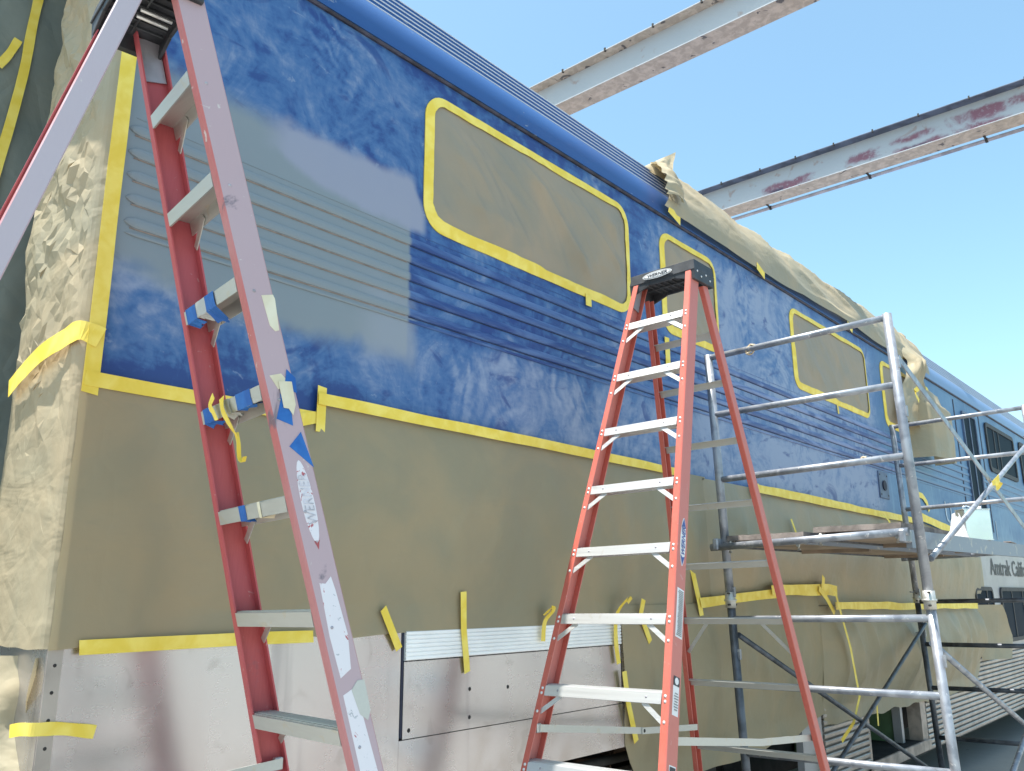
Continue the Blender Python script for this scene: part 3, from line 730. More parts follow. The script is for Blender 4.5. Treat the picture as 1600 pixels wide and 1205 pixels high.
gp = [[fn(min(1, max(0, (i + (rj.uniform(-.42, .42) if 7 < i < NU else 0)) / NU)), min(1, max(0, (j + (rj.uniform(-.42, .42) if 0 < j < NV and i > 5 else 0)) / NV))) + (Vector((-1, 0, 0)) * (rj.uniform(0, .0065) * max(.15, min(1, ((j / NV) * 2.72 - .45) * 1.5))) if 8 < i < NU else Vector((0, 0, 0))) for i in range(NU + 1)] for j in range(NV + 1)]
mb = MB(); fs_ = []
for j in range(NV):
    for i in range(NU):
        q = j * (NU + 1) + i; c_ = (q, q + 1, q + NU + 2, q + NU + 1)
        fs_ += [(c_[0], c_[1], c_[2]), (c_[0], c_[2], c_[3])] if rj.random() < .5 else [(c_[0], c_[1], c_[3]), (c_[1], c_[2], c_[3])]
mb.poly([p for row in gp for p in row], fs_, False)
obj('masking_paper', mb, M['paper'], label='crumpled sunlit paper wrapped around the left corner of the car', cat='masking paper', fix=False)
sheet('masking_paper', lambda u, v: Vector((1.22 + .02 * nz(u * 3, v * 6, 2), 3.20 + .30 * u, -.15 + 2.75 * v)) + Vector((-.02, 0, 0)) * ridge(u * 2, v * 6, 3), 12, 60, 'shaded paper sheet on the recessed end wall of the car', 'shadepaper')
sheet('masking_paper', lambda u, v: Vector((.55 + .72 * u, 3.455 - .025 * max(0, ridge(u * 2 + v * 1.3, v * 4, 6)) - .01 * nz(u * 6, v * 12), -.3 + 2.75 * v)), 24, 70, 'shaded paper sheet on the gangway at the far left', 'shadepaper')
ribbon([(.98, 3.425, 2.5), (.965, 3.42, 2.25), (.96, 3.42, 2.05), (.94, 3.42, 1.8), (.91, 3.42, 1.5), (.90, 3.42, 1.2)], .036, (1, 0, 0), M['tape'], 'crooked vertical yellow tape on the shaded paper at far left')
ribbon([(.925, 3.425, 2.17), (.90, 3.42, 2.09), (.87, 3.42, 2.02)], .03, (1, 0, 1), M['tape'], 'small slanted yellow tape scrap at the far left edge')
ribbon([(1.075, 2.668, .80), (1.02, 2.70, .82), (1.0, 2.78, .80), (.985, 2.90, .775), (.985, 3.05, .735), (.99, 3.17, .70)], .065, (0, 0, 1), M['tape'], 'diagonal yellow tape across the sunlit crumpled corner paper')
# loose paper below the corner
def fn(u, v):
    z = -.17 - .62 * v; return Vector((1.0 - .12 * v * u + .05 * math.sin(u * 5 + v * 3) + .03 * ridge(u * 2 + v, v * 3, 2), 2.72 + .26 * u + .05 * math.sin(v * 5 + u) + .03 * ridge(u * 3, v * 4 + u * 2, 6), z)) 
sheet('masking_paper', fn, 14, 24, 'loose curled paper dangling under the left corner of the car', 'paper')
ribbon([(1.20, 2.694, -.385), (1.10, 2.692, -.365), (1.03, 2.693, -.36), (1.005, 2.73, -.36), (1.0, 2.79, -.37)], .036, (0, 0, 1), M['tape'], 'short yellow tape holding loose paper at the bottom left corner')

# ------------------------------------------------------------------ tape on the paper edges
T = M['tape']
strip([(1.063, 2.44), (1.063, 1.8), (1.062, 1.25), (1.066, .62)], .052, .018, T, 'long vertical yellow tape down the left corner of the blue wall', seed=1)
strip([(1.045, .667), (1.25, .667), (1.86, .672), (1.93, .672)], .048, .020, T, 'lowest yellow tape edge left of the left ladder', seed=2)
strip([(1.935, .80), (1.935, .62)], .042, .023, T, 'short upright yellow tape at the step of the belt edge', seed=3)
strip([(1.90, .672), (1.80, .64)], .05, .024, T, 'curled yellow tape tab behind the left ladder rail', seed=33)
strip([(1.915, .748), (2.4, .748), (3.2, .750), (4.2, .748), (4.72, .745)], .048, .030, T, 'long yellow tape along the blue belt between the two ladders', seed=4, jag=.2)
strip([(5.62, .742), (6.6, .742), (7.9, .735), (9.5, .735)], .060, .045, T, 'yellow tape along the blue belt behind the scaffold', seed=5, jag=.3)
strip([(9.45, .80), (10.0, .755), (10.6, .715), (11.6, .69)], .075, .05, T, 'frayed yellow tape along the belt right of the scaffold post', seed=6, jag=.5)
strip([(5.66, .77), (5.66, .66)], .10, .05, T, 'square yellow tape patch at the start of the belt tape', seed=61)
strip([(9.62, 1.04), (9.80, 1.03), (9.93, .97), (9.98, .88)], .06, .012, T, 'curved yellow tape arc on the blue wall right of the post', seed=7)
strip([(1.12, -.142), (1.4, -.140), (1.70, -.138), (1.95, -.14)], .042, .024, T, 'straight yellow tape along the paper bottom behind the left ladder', seed=8)
strip([(2.28, -.045), (2.38, -.205)], .035, [.024, .012], T, 'slanted yellow tape left of the pale fluted strip', seed=9)
strip([(2.73, .02), (2.745, -.14), (2.775, -.32)], .036, [.028, .018, .012], T, 'vertical yellow tape crossing the pale fluted strip', seed=10)
ribbon([(3.28, 2.668, -.09), (3.30, 2.64, -.06), (3.33, 2.65, -.07), (3.29, 2.67, -.12), (3.28, 2.675, -.21)], .03, (1, 0, .2), T, 'small curled yellow tape near the left rail of the right ladder')
ribbon([(3.99, 2.64, -.03), (3.93, 2.62, -.02), (3.885, 2.66, -.10), (3.90, 2.68, -.24), (3.92, 2.68, -.35)], .036, (1, 0, .3), T, 'dangling yellow tape with a hooked top under the sixth step')
strip([(4.14, -.02), (4.12, -.10), (4.20, -.25)], .04, [.05, .04, .045], T, 'short bent yellow tape right of the pale fluted strip', seed=12)
strip([(3.955, -.39), (3.985, -.56), (4.045, -.75)], .042, .03, T, 'steep yellow tape on the left edge of the truck paper', seed=13)
strip([(4.70, .20), (4.78, -.04), (4.80, -.12)], .05, .04, T, 'steep yellow tape just right of the right ladder rail', seed=14)
strip([(4.78, -.045), (5.6, .0), (5.9, .015)], .06, .05, T, 'yellow tape running right from the ladder to the scaffold post', seed=15, jag=.25)
strip([(5.75, .03), (6.2, .04), (6.78, .045), (6.95, .03)], .075, .07, T, 'thick rumpled yellow tape between scaffold post and corner', seed=16, jag=.5)
strip([(6.55, .05), (6.68, -.02), (6.82, -.14)], .045, .085, T, 'short diagonal yellow tape at the taped paper corner', seed=17)
strip([(6.62, .04), (6.66, .14)], .05, .085, T, 'stub of yellow tape standing up at the paper corner', seed=18)
strip([(6.80, -.085), (8.0, -.09), (8.3, -.105), (9.6, -.11), (11.1, -.125)], .062, .105, T, 'long level yellow tape on the lower paper behind the scaffold', seed=19, jag=.3)
strip([(6.80, .03), (6.80, -.4), (6.86, -.75), (6.80, -.93), (6.66, -1.05)], .036, [.11, .19, .20, .16, .11], T, 'thin wavy vertical yellow tape between the two lower papers', seed=20)
strip([(6.48, -1.10), (6.47, -1.28)], .05, .03, T, 'short yellow tape on the skirt end behind the ladder rail', seed=21)
strip([(7.62, -.88), (7.60, -1.05)], .03, .06, T, 'thin yellow tape at the top left of the door opening', seed=22)
strip([(4.655, 2.535), (4.80, 2.49)], .06, .045, T, 'yellow tape tab under the left end of the roof paper', seed=23)
strip([(5.97, 2.52), (6.10, 2.47)], .06, .05, T, 'yellow tape tab on the gutter above the ladder', seed=24)
strip([(7.90, 2.51), (8.02, 2.47)], .06, .05, T, 'yellow tape tab on the gutter above the third window', seed=25)
strip([(9.45, 2.46), (9.60, 2.40)], .09, .06, T, 'yellow tape tab on the gutter left of the scaffold post', seed=26)
strip([(3.745, 1.68), (3.745, 1.61)], .055, .013, T, 'tiny yellow tape square under the widest masked window', seed=27)
strip([(4.60, 1.62), (4.60, 1.42)], .055, .012, T, 'short yellow tape tail under the narrow window', seed=28)
strip([(7.53, 1.66), (7.54, 1.58)], .03, .012, T, 'tiny tape tail under the third window', seed=29)
ribbon([(8.2, 2.62, .72), (8.25, 2.58, .66), (8.32, 2.60, .58)], .04, (1, 0, 0), T, 'small yellow tape tail hanging from the belt edge behind the planks')
ribbon([(6.15, 2.62, .55), (6.17, 2.60, .45), (6.22, 2.60, .36)], .03, (1, 0, 0), T, 'thin yellow tape tail above the scaffold planks')
ribbon([(9.0, 2.42, 2.16), (9.06, 2.40, 2.06), (9.0, 2.42, 2.0), (9.1, 2.42, 1.92)], .05, (0, 0, 1), T, 'yellow tape knot on the twisted hanging paper')

# ------------------------------------------------------------------ step ladders
def vlerp(a, b, t): return a + (b - a) * t
def ladder(name, label, C, s, u, n, w0, k, front, rear_off, th, wr, kr, rail_mat, alu, back_alu, rear_t, pins):
    C, s, u, n = [Vector(q) for q in (C, s, u, n)]
    rt = root(name, (C.x, C.y, GZ), label, 'step ladder')
    P, FL, DP, TH = .305, .032, .084, .005
    E = lambda j, t: C + u * t + s * (j * (w0 + k * t / P) / 2)
    tend = (GZ + .03 - C.z) / u.z
    h = s.cross(Vector((0, 0, 1))).normalized(); h = h if h.x > 0 else -h
    prof = [(0, 0), (FL - .004, 0), (FL, .004), (FL, DP - .004), (FL - .004, DP), (0, DP), (0, DP - TH), (FL - TH, DP - TH), (FL - TH, TH), (0, TH)]
    rails = {}
    for j in (-1, 1):
        d = E(j, tend) - E(j, -.27)
        mb = MB().prism(prof, E(j, -.27), s * j, n, d)
        rails[j] = obj('front_rail', mb, rail_mat[j > 0], rt)
        e = E(j, tend)
        mb = MB().obox(e + s * j * (FL / 2) + n * (DP / 2) + u * -.02, s * .024, n * .05, u * .055)
        obj('shoe', mb, M['rubber'], rt, bevel=.006)
    i = 1
    while True:
        t = P * (i - 1)
        if t > tend - .15: break
        a, b = E(-1, t) - s * (FL - TH - .002), E(1, t) + s * (FL - TH - .002)
        q = MB(); dd = DP - 2 * TH - .002
        off = n * (TH + .001)
        a0, b0 = a + off, b + off
        hd = h * (dd / max(.3, h.dot(n)))
        a_ = a - n * .0012; b_ = b - n * .0012
        # tread
        q.hexa([a0, b0, b0 + hd, a0 + hd, a0 - u * .003, b0 - u * .003, b0 + hd + Vector((0, 0, .003)), a0 + hd + Vector((0, 0, .003))])
        # lips, front and back
        lip = .040
        ai, bi = E(-1, t) + s * .001, E(1, t) - s * .001     # between the flanges the lip stands flush with them
        q.hexa([ai - n * .001, bi - n * .001, bi + n * .0055, ai + n * .0055, ai - n * .001 + u * lip, bi - n * .001 + u * lip, bi + n * .0055 + u * lip, ai + n * .0055 + u * lip])
        c0, c1 = a0 + hd - h * .003, b0 + hd - h * .003
        q.hexa([c0, c1, c1 + h * .003, c0 + h * .003, c0 + u * lip, c1 + u * lip, c1 + h * .003 + u * lip, c0 + h * .003 + u * lip])
        for r_ in range(1, 6):     # tread ridges
            p0, p1 = vlerp(a0, a0 + hd, r_ / 6), vlerp(b0, b0 + hd, r_ / 6)
            q.bar(p0 + Vector((0, 0, .004)), p1 + Vector((0, 0, .004)), h * .005, Vector((0, 0, .003)))
        st = obj('step', q, alu, rt)
        # gusset braces and rivets
        fb = .008 if front < 0 else DP - .012
        def rivet(c, nn, r_, m_): obj('rivet', MB().dome(c, nn, r_, .6, 8), m_, rt)
        for j in (-1, 1):
            g0 = E(j, t) - s * j * .085 + n * fb + u * .036; g1 = E(j, t + .105) + s * j * .004 + n * fb
            gd = (g1 - g0).normalized(); gw = gd.cross(n).normalized()
            obj('brace', MB().bar(g0, g1, gw * .020, n * .003), alu, rt)
            if front < 0:
                for du in (.010, .030, .105): rivet(E(j, t + du) + s * j * .014, -n, .0068, alu)
                rivet(E(j, t + .017) - s * j * .07 - n * .001, -n, .005, M['conduit'])
            elif j > 0: rivet(E(j, t + .05) + s * j * FL + n * .03, s * j, .005, M['conduit'])
        i += 1
    # rear frame
    A = C - u * .2 + n * rear_off
    sg = 1 if front < 0 else -1
    r = h * sg * math.sin(th) - Vector((0, 0, 1)) * math.cos(th)
    nr = s.cross(r).normalized(); nr = nr if nr.dot(h * sg) > 0 else -nr
    Er = lambda j, t: A + r * t + s * (j * (wr + kr * t) / 2)
    tr = (GZ + .03 - A.z) / r.z
    FR, DR = .028, .052
    prr = [(0, 0), (FR - .003, 0), (FR, .003), (FR, DR - .003), (FR - .003, DR), (0, DR), (0, DR - .004), (FR - .004, DR - .004), (FR - .004, .004), (0, .004)]
    for j in (-1, 1):
        mb = MB().prism(prr, Er(j, -.03), s * j, nr, Er(j, tr) - Er(j, -.03))
        obj('rear_rail', mb, M['rearold'] if (pins and j > 0) else rail_mat[j > 0], rt)  # near rear rail: chalky fade, whitened further to paint in sunlight
        obj('shoe', MB().obox(Er(j, tr) + s * j * .012 + nr * .026 + r * -.02, s * .02, nr * .034, r * .05), M['rubber'], rt, bevel=.006)
    for t in rear_t:
        if t > tr - .1: break
        p0, p1 = Er(-1, t) - s * .004 + nr * (DR * .5), Er(1, t) + s * .004 + nr * (DR * .5)
        q = MB(); z = Vector((0, 0, 1))
        q.bar(p0, p1, nr * .003, r * .034); q.bar(p0 - r * .017 - nr * .012, p1 - r * .017 - nr * .012, nr * .024, r * .003)
        obj('rear_bar', q, back_alu, rt)
    for idx in (4, 7):
        if idx < len(rear_t):
            t = rear_t[idx] if idx == 4 else rear_t[5]
            if idx == 7: continue
            t = rear_t[5]
            for j in (-1, 1):
                g0 = Er(j, t) - s * j * .13 + nr * .03 + r * .01; g1 = Er(j, t + .17) + nr * .03
                gd = (g1 - g0).normalized()
                obj('rear_brace', MB().bar(g0, g1, gd.cross(nr).normalized() * .018, nr * .003), back_alu, rt)
    # spreaders
    for j in (-1, 1):
        f0 = E(j, P * 6.55) + n * (.02 if front < 0 else DP - .03) - s * j * .006
        f1 = Er(j, rear_t[7] - .10) + nr * .025 - s * j * .004
        mid = vlerp(f0, f1, .60) + Vector((0, 0, -.015))
        for a, b, o in ((f0, mid + (mid - f0).normalized() * .02, 0), (mid - (f1 - mid).normalized() * .02, f1, .005)):
            dvec = (b - a).normalized(); wv = dvec.cross(s).normalized()
            obj('spreader', MB().bar(a - s * j * o, b - s * j * o, wv * .030, s * .004), back_alu, rt)
        obj('hinge', MB().dome(mid - s * j * .006, -s * j, .010, .5), M['dark'], rt)
        obj('bracket', MB().obox(f0 + s * j * .012, h * .014, s * .010, Vector((0, 0, .018))), back_alu, rt, bevel=.003)
    # moulded cap
    ct = C - u * (P - .012); wt = w0 - k + 2 * FL + .05
    fh = h * sg      # towards the rear
    base = ct if front < 0 else ct + n * DP
    base = base - fh * .018
    zc = Vector((0, 0, 1)); L2 = wt / 2; D = .21
    def capring(z, in_f, in_b, in_s):
        return [base - s * (L2 - in_s) + fh * in_f + zc * z, base + s * (L2 - in_s) + fh * in_f + zc * z, base + s * (L2 - in_s) + fh * (D - in_b) + zc * z, base - s * (L2 - in_s) + fh * (D - in_b) + zc * z]
    q = MB(); q.hexa(capring(-.046, .0, .0, 0) + capring(.012, .010, .01, .006))
    # skirts: side cheeks full depth, front skirt arched away in the middle
    for j in (-1, 1):
        e0 = base + s * j * (L2 - .012)
        q.hexa([e0 - s * .011 + zc * -.098 + fh * .004, e0 + s * .011 + zc * -.098 + fh * .004, e0 + s * .011 + zc * -.098 + fh * (D - .01), e0 - s * .011 + zc * -.098 + fh * (D - .01),
                e0 - s * .011 + zc * -.031 + fh * .002, e0 + s * .011 + zc * -.031 + fh * .002, e0 + s * .011 + zc * -.031 + fh * (D - .004), e0 - s * .011 + zc * -.031 + fh * (D - .004)])
        for fo in (.004, D - .016):
            e1 = base + s * j * (L2 - .024)
            i0 = base + s * j * (L2 - .115)
            q.hexa([e1 + zc * -.098 + fh * fo, e1 + zc * -.098 + fh * (fo + .01), i0 + zc * -.067 + fh * (fo + .01), i0 + zc * -.067 + fh * fo,
                    e1 + zc * -.031 + fh * fo, e1 + zc * -.031 + fh * (fo + .01), i0 + zc * -.031 + fh * (fo + .01), i0 + zc * -.031 + fh * fo])
    for fo in (.004, D - .016):
        i0, i1 = base - s * (L2 - .116), base + s * (L2 - .116)
        q.hexa([i0 + zc * -.066 + fh * fo, i1 + zc * -.066 + fh * fo, i1 + zc * -.066 + fh * (fo + .01), i0 + zc * -.066 + fh * (fo + .01), i0 + zc * -.031 + fh * fo, i1 + zc * -.031 + fh * fo, i1 + zc * -.031 + fh * (fo + .01), i0 + zc * -.031 + fh * (fo + .01)])
    for a in range(-3, 4):
        e0 = base + s * a * .035 + fh * D / 2
        q.obox(e0 + zc * -.044, s * .002, fh * (D / 2 - .02), zc * .012)
    q.obox(base + fh * D / 2 + zc * -.046, s * (L2 - .05), fh * .003, zc * .013)
    cap = obj('cap', q, M['black'], rt, bevel=.003)
    for j in (-1, 1):
        for fo in (.03, .07, .12, .16):
            obj('cap_rivet', MB().dome(base + s * j * L2 + fh * fo + zc * (-.05 - .02 * (fo in (.07, .16))), s * j, .006, .5), alu, cap)
        # steel plate joining the rail to the cap
        pc = E(j, -.19)
        obj('cap_plate', MB().obox(pc + s * j * (FL - TH - .004) + n * (DP / 2), s * .002, n * (DP / 2 - TH - .004), u * .07), M['conduit'], rt)
    if pins:
        for o_ in (-.035, .0):
            q0 = base + s * o_ + zc * -.065 + fh * .03; q1 = base + s * o_ + zc * -.065 + fh * .12
            obj('cap_pin', MB().tube([q0, vlerp(q0, q1, .5), q1], .006, 8), M['alu'], rt)
    return dict(root=rt, E=E, Er=Er, s=s, u=u, n=n, h=h, rails=rails, FL=FL, DP=DP, base=base, L2=L2, fh=fh, cap=cap)

RT = [.228, .479, .778, 1.097, 1.405, 1.693, 2.021, 2.361, 2.68, 3.0, 3.32]
LR = ladder('step_ladder', 'bright red fiberglass step ladder in the middle with white steps and black cap', (3.535, 2.125, 1.366), (.0033, -.9999, .0125), (-.3254, -.0129, -.9455), (.9455, -.001, -.3254),
            .316, .0422, -1, .139, .241, .30, .154, (M['newred'], M['newred']), M['alu'], M['oldalu'], RT, False)
LL = ladder('step_ladder', 'faded pinkish red step ladder with tape scraps standing nearest at left', (.9925, 2.1972, 1.4274), (-.1330, -.9909, .0185), (.2630, -.0533, -.9633), (.9560, -.1230, .2680),
            .295, .0346, 1, -.085, .262, .27, .11, (M['innerred'], M['oldred']), M['oldalu'], M['oldalu'], RT, True)

# stickers on the right ladder: outer face of its near rail, and on its cap
def on_rail(Ld, j, t, nn, out=.001):
    return Ld['E'](j, t) + Ld['s'] * j * (Ld['FL'] + out) + Ld['n'] * nn
dR = (LR['E'](1, 3) - LR['E'](1, 0)).normalized()
nR = (LR['n'] - dR * LR['n'].dot(dR)).normalized()
def ell(a, b, n=20, p=1.25): return [(a * math.copysign(abs(math.cos(2 * math.pi * k / n)) ** 1.0, math.cos(2 * math.pi * k / n)), b * math.copysign(abs(math.sin(2 * math.pi * k / n)) ** p, math.sin(2 * math.pi * k / n))) for k in range(n)]
c0 = on_rail(LR, 1, P_ := 1.20, .046, .0006)
lab = flat(ell(.108, .022), c0, -dR, nR, M['white'], 'brand_label', LR['root'], .0008)
for sg in (-1, 1):
    tip = [(sg * .104, 0), (sg * .062, .0165), (sg * .070, 0), (sg * .062, -.0165)] if sg > 0 else [(sg * .104, 0), (sg * .062, -.0165), (sg * .070, 0), (sg * .062, .0165)]
    flat(tip, c0 + LR['s'] * .0012, -dR, nR, M['btext'], 'blue_tip', lab, .0004)
text('lettering', 'WERNER', .038, c0 + LR['s'] * .0022 + dR * .062 + nR * .013, -dR, -nR, M['btext'], lab, shear=.25, sx=.84, bold=.0006)
c1 = on_rail(LR, 1, 1.505, .046, .0006)
lab = flat([(-.10, -.026), (.10, -.026), (.10, .026), (-.10, .026)], c1, -dR, nR, M['white'], 'instruction_label', LR['root'], .0008)
mb = MB()
for i in range(26):
    w_ = .017 + .003 * nz(i * 1.7, 2)
    if i in (1, 25): w_ = .020
    mb.obox(c1 + LR['s'] * .0014 + dR * (-.090 + .0072 * i) + nR * (.020 - w_), dR * .0020, nR * w_, LR['s'] * .0002)
obj('printed_lines', mb, M['grey_print'], lab)
c2 = on_rail(LR, 1, 1.83, .046, .0006)
lab = flat([(-.07, -.022), (.04, -.022), (.04, .022), (-.07, .022)], c2, -dR, nR, M['white'], 'warning_label', LR['root'], .0008)
flat([(-.002 + .012, -.022), (.045, -.022), (.045, .022), (.010, .022)], c2 + LR['s'] * .0012 - dR * .03, -dR, nR, M['text'], 'label_band', lab, .0004)
flat(ell(.014, .014), c2 + LR['s'] * .0018 - dR * .058, -dR, nR, M['white'], 'label_disc', lab, .0004)
mb = MB()
for i in range(7): mb.obox(c2 + LR['s'] * .0014 + dR * (-.012 + .010 * i) + nR * .002, dR * .002, nR * (.015 if i % 3 else .011), LR['s'] * .0002)
obj('printed_lines', mb, M['grey_print'], lab)
c3 = on_rail(LR, 1, 2.125, .046, .0006)
lab = flat([(-.075, -.024), (.05, -.024), (.05, .024), (-.075, .024)], c3, -dR, nR, M['white'], 'caution_label', LR['root'], .0008)
flat([(-.070, -.020), (.010, -.020), (.010, .020), (-.070, .020)], c3 + LR['s'] * .0012, -dR, nR, M['yell'], 'label_field', lab, .0004)
flat([(.014, -.020), (.045, -.020), (.045, .020), (.014, .020)], c3 + LR['s'] * .0012, -dR, nR, M['text'], 'label_band', lab, .0004)
mb = MB()
for i in range(5): mb.obox(c3 + LR['s'] * .0022 + dR * (.012 + .011 * i), dR * .002, nR * .014, LR['s'] * .0002)
obj('printed_lines', mb, M['text'], lab)
# cap logo, on the front face
cb = LR['base']; sR = LR['s']; zc = Vector((0, 0, 1)); fl_n = -LR['fh']
cc = cb + zc * -.020 + fl_n * .004 - sR * .02
lab = flat(ell(.088, .019, 24, 1.0), cc, sR, zc, M['white'], 'brand_label', LR['cap'], .0008)
fdir = sR.cross(zc)
lo_ = flat(ell(.082, .015, 24, 1.0), cc + fdir * .001, sR, zc, M['grey_print'], 'label_ring', lab, .0004) 
flat(ell(.078, .0125, 24, 1.0), cc + fdir * .0018, sR, zc, M['white'], 'label_field', lab, .0004)
text('lettering', 'WERNER', .022, cc + fdir * .0030 - zc * .0075, sR, zc, M['text'], lab, shear=.25, align='CENTER', sx=1.35, bold=.0005)

# tape and old stickers on the left ladder
E_ = LL['E']; sL, nL, uL = LL['s'], LL['n'], LL['u']
dL = (E_(1, 3) - E_(1, 0)).normalized(); nLp = (nL - dL * nL.dot(dL)).normalized()
def scrap(t, nn, poly, mat, label, out=.001, th=.0012, name='tape_scrap', cat='tape', parent=None):
    o = on_rail(LL, 1, t, nn, out)
    return flat([(a, b) for a, b in poly], o, -dL, nLp, M[mat], name, parent, th, label, cat)
scrap(.725, .066, [(.052, -.018), (.052, .016), (.04, .019), (-.05, .010), (-.052, -.002), (-.035, -.014)], 'tape2', 'torn beige tape scrap on the near rail at the third step', .0012)
scrap(.925, .046, [(.028, -.028), (.03, .006), (-.002, .026), (-.012, -.012)], 'tape2', 'folded beige tape scrap above the blue triangle on the near rail', .0012)
scrap(.93, .066, [(.045, .004), (.018, .024), (-.024, .018), (-.005, -.014)], 'btape', 'upper blue tape triangle on the near rail', .0026)
scrap(.985, .036, [(.038, .0), (.02, -.002), (-.03, -.026), (-.055, .016), (-.02, .02)], 'btape', 'middle blue tape piece under the pale tape on the near rail', .0012)
scrap(.955, .054, [(.04, -.016), (.034, .022), (-.03, .018), (-.058, .004), (-.038, -.004), (-.034, -.018)], 'tape2', 'pale peeling tape flap over the blue tape on the near rail', .0040)
scrap(1.105, .064, [(.045, .006), (.012, -.036), (-.055, .020)], 'btape', 'single blue tape triangle on the near rail above the oval sticker', .0012)
lab = scrap(1.245, .044, ell(.112, .019, 22, 1.1), 'wornlabel', None, .0006, name='worn_oval_sticker', cat=None, parent=LL['root'])
text('lettering', 'WERNER', .040, on_rail(LL, 1, 1.245, .044, .0030) + dL * .066 + nLp * .014, -dL, -nLp, M['ghost'], lab, shear=.25, sx=.86)
scrap(1.362, .044, [(.012, .008), (-.012, .0), (.012, -.008)], 'red_print', None, .0006, name='sticker_remnant', cat=None, parent=LL['root'])
scrap(1.575, .044, [(.118, -.020), (.112, -.004), (.126, .016), (.09, .02), (-.03, .026), (-.115, .012), (-.128, -.022), (-.02, -.026)], 'wornlabel', None, .0006, name='worn_sticker', cat=None, parent=LL['root'])
scrap(1.885, .040, [(.14, -.022), (.148, .012), (.10, .018), (-.10, .026), (-.16, .022), (-.16, -.024)], 'wornlabel', None, .0006, name='worn_sticker', cat=None, parent=LL['root'])
scrap(1.775, .058, [(.035, -.014), (.052, .008), (.048, .028), (-.03, .026), (-.052, .012), (-.03, -.006)], 'oldalu', None, .0014, name='tape_residue', cat=None, parent=LL['root'])
# wrapped tape on the steps
def wrap(i, f0, f1, mat, label, lift=.0016, drop=.05):
    t = .305 * (i - 1); a, b = E_(-1, t), E_(1, t); p0, p1 = vlerp(a, b, f0), vlerp(a, b, f1)
    mb = MB(); k = (p1 - p0); n_ = -nL * lift
    up = -uL * .003; vs = []; N = 8
    for i_ in range(N + 1):
        f = i_ / N; q = vlerp(p0, p1, f); r1 = nz(f * 3.1 + i * 2, f0 * 9, 1); r2 = nz(f * 4.3 + i, f0 * 7, 5); r3 = nz(f * 2.7, i + f1 * 5, 8)
        sh = k * (.18 * r1)
        vs += [q + n_ + up + sh * .5, q + n_ * (1 + .8 * abs(r2)) + uL * .020 + sh, q + n_ * (1 + abs(r1)) + uL * (.041 + .004 * r3) - sh, q + uL * (drop + .022 * r2) + nL * (.030 + .028 * r3) - sh * .6]
    mb.poly(vs, [(i_ * 4 + j_, i_ * 4 + 4 + j_, i_ * 4 + 5 + j_, i_ * 4 + 1 + j_) for i_ in range(N) for j_ in range(3)])
    return obj('tape_scrap', mb, M[mat], label=label, cat='tape', fix=False)
wrap(3, .04, .24, 'btape', 'blue tape wrapped at the left end of the third step')
wrap(3, .26, .48, 'gtape', 'grey tape wrapped next to the blue on the third step', .0024)
wrap(3, .44, .62, 'btape', 'blue paint-stained tape at the middle of the third step', .0034, .08)
wrap(4, .04, .20, 'btape', 'blue tape patch at the left end of the fourth step')
wrap(4, .40, .52, 'gtape', 'grey tape band on the fourth step', .002)
wrap(4, .62, .86, 'btape', 'blue tape triangle near the right end of the fourth step', .002, .042)
wrap(5, .34, .44, 'btape', 'small blue tape bit on the fifth step', .002)
wrap(5, .62, .66, 'tape2', 'tiny beige tape bit on the fifth step', .002)
p = vlerp(E_(-1, .915), E_(1, .915), .45)
ribbon([p - nL * .01 - uL * .01, p - nL * .018 + uL * .03 + sL * .01, p - nL * .02 + uL * .085 + sL * .05, p - nL * .012 + uL * .115 + sL * .055], .034, sL - uL * .2, T, 'wide yellow tape hanging off the fourth step of the left ladder', twist=.5)
p2 = p - nL * .012 + uL * .10 + sL * .055
ribbon([p2, p2 + uL * .03 + sL * .0, p2 + uL * .07 - sL * .012, p2 + uL * .085 + sL * .005, p2 + uL * .072 + sL * .022], .012, nL, T, 'thin curled yellow tape tail under the fourth step')
p = vlerp(E_(-1, .915), E_(1, .915), .30)
ribbon([p - nL * .012 - uL * .025 + sL * .015, p - nL * .016 - uL * .002 - sL * .012, p - nL * .016 + uL * .02, p - nL * .01 + uL * .045], .022, sL, T, 'crumpled yellow tape knot on the fourth step')

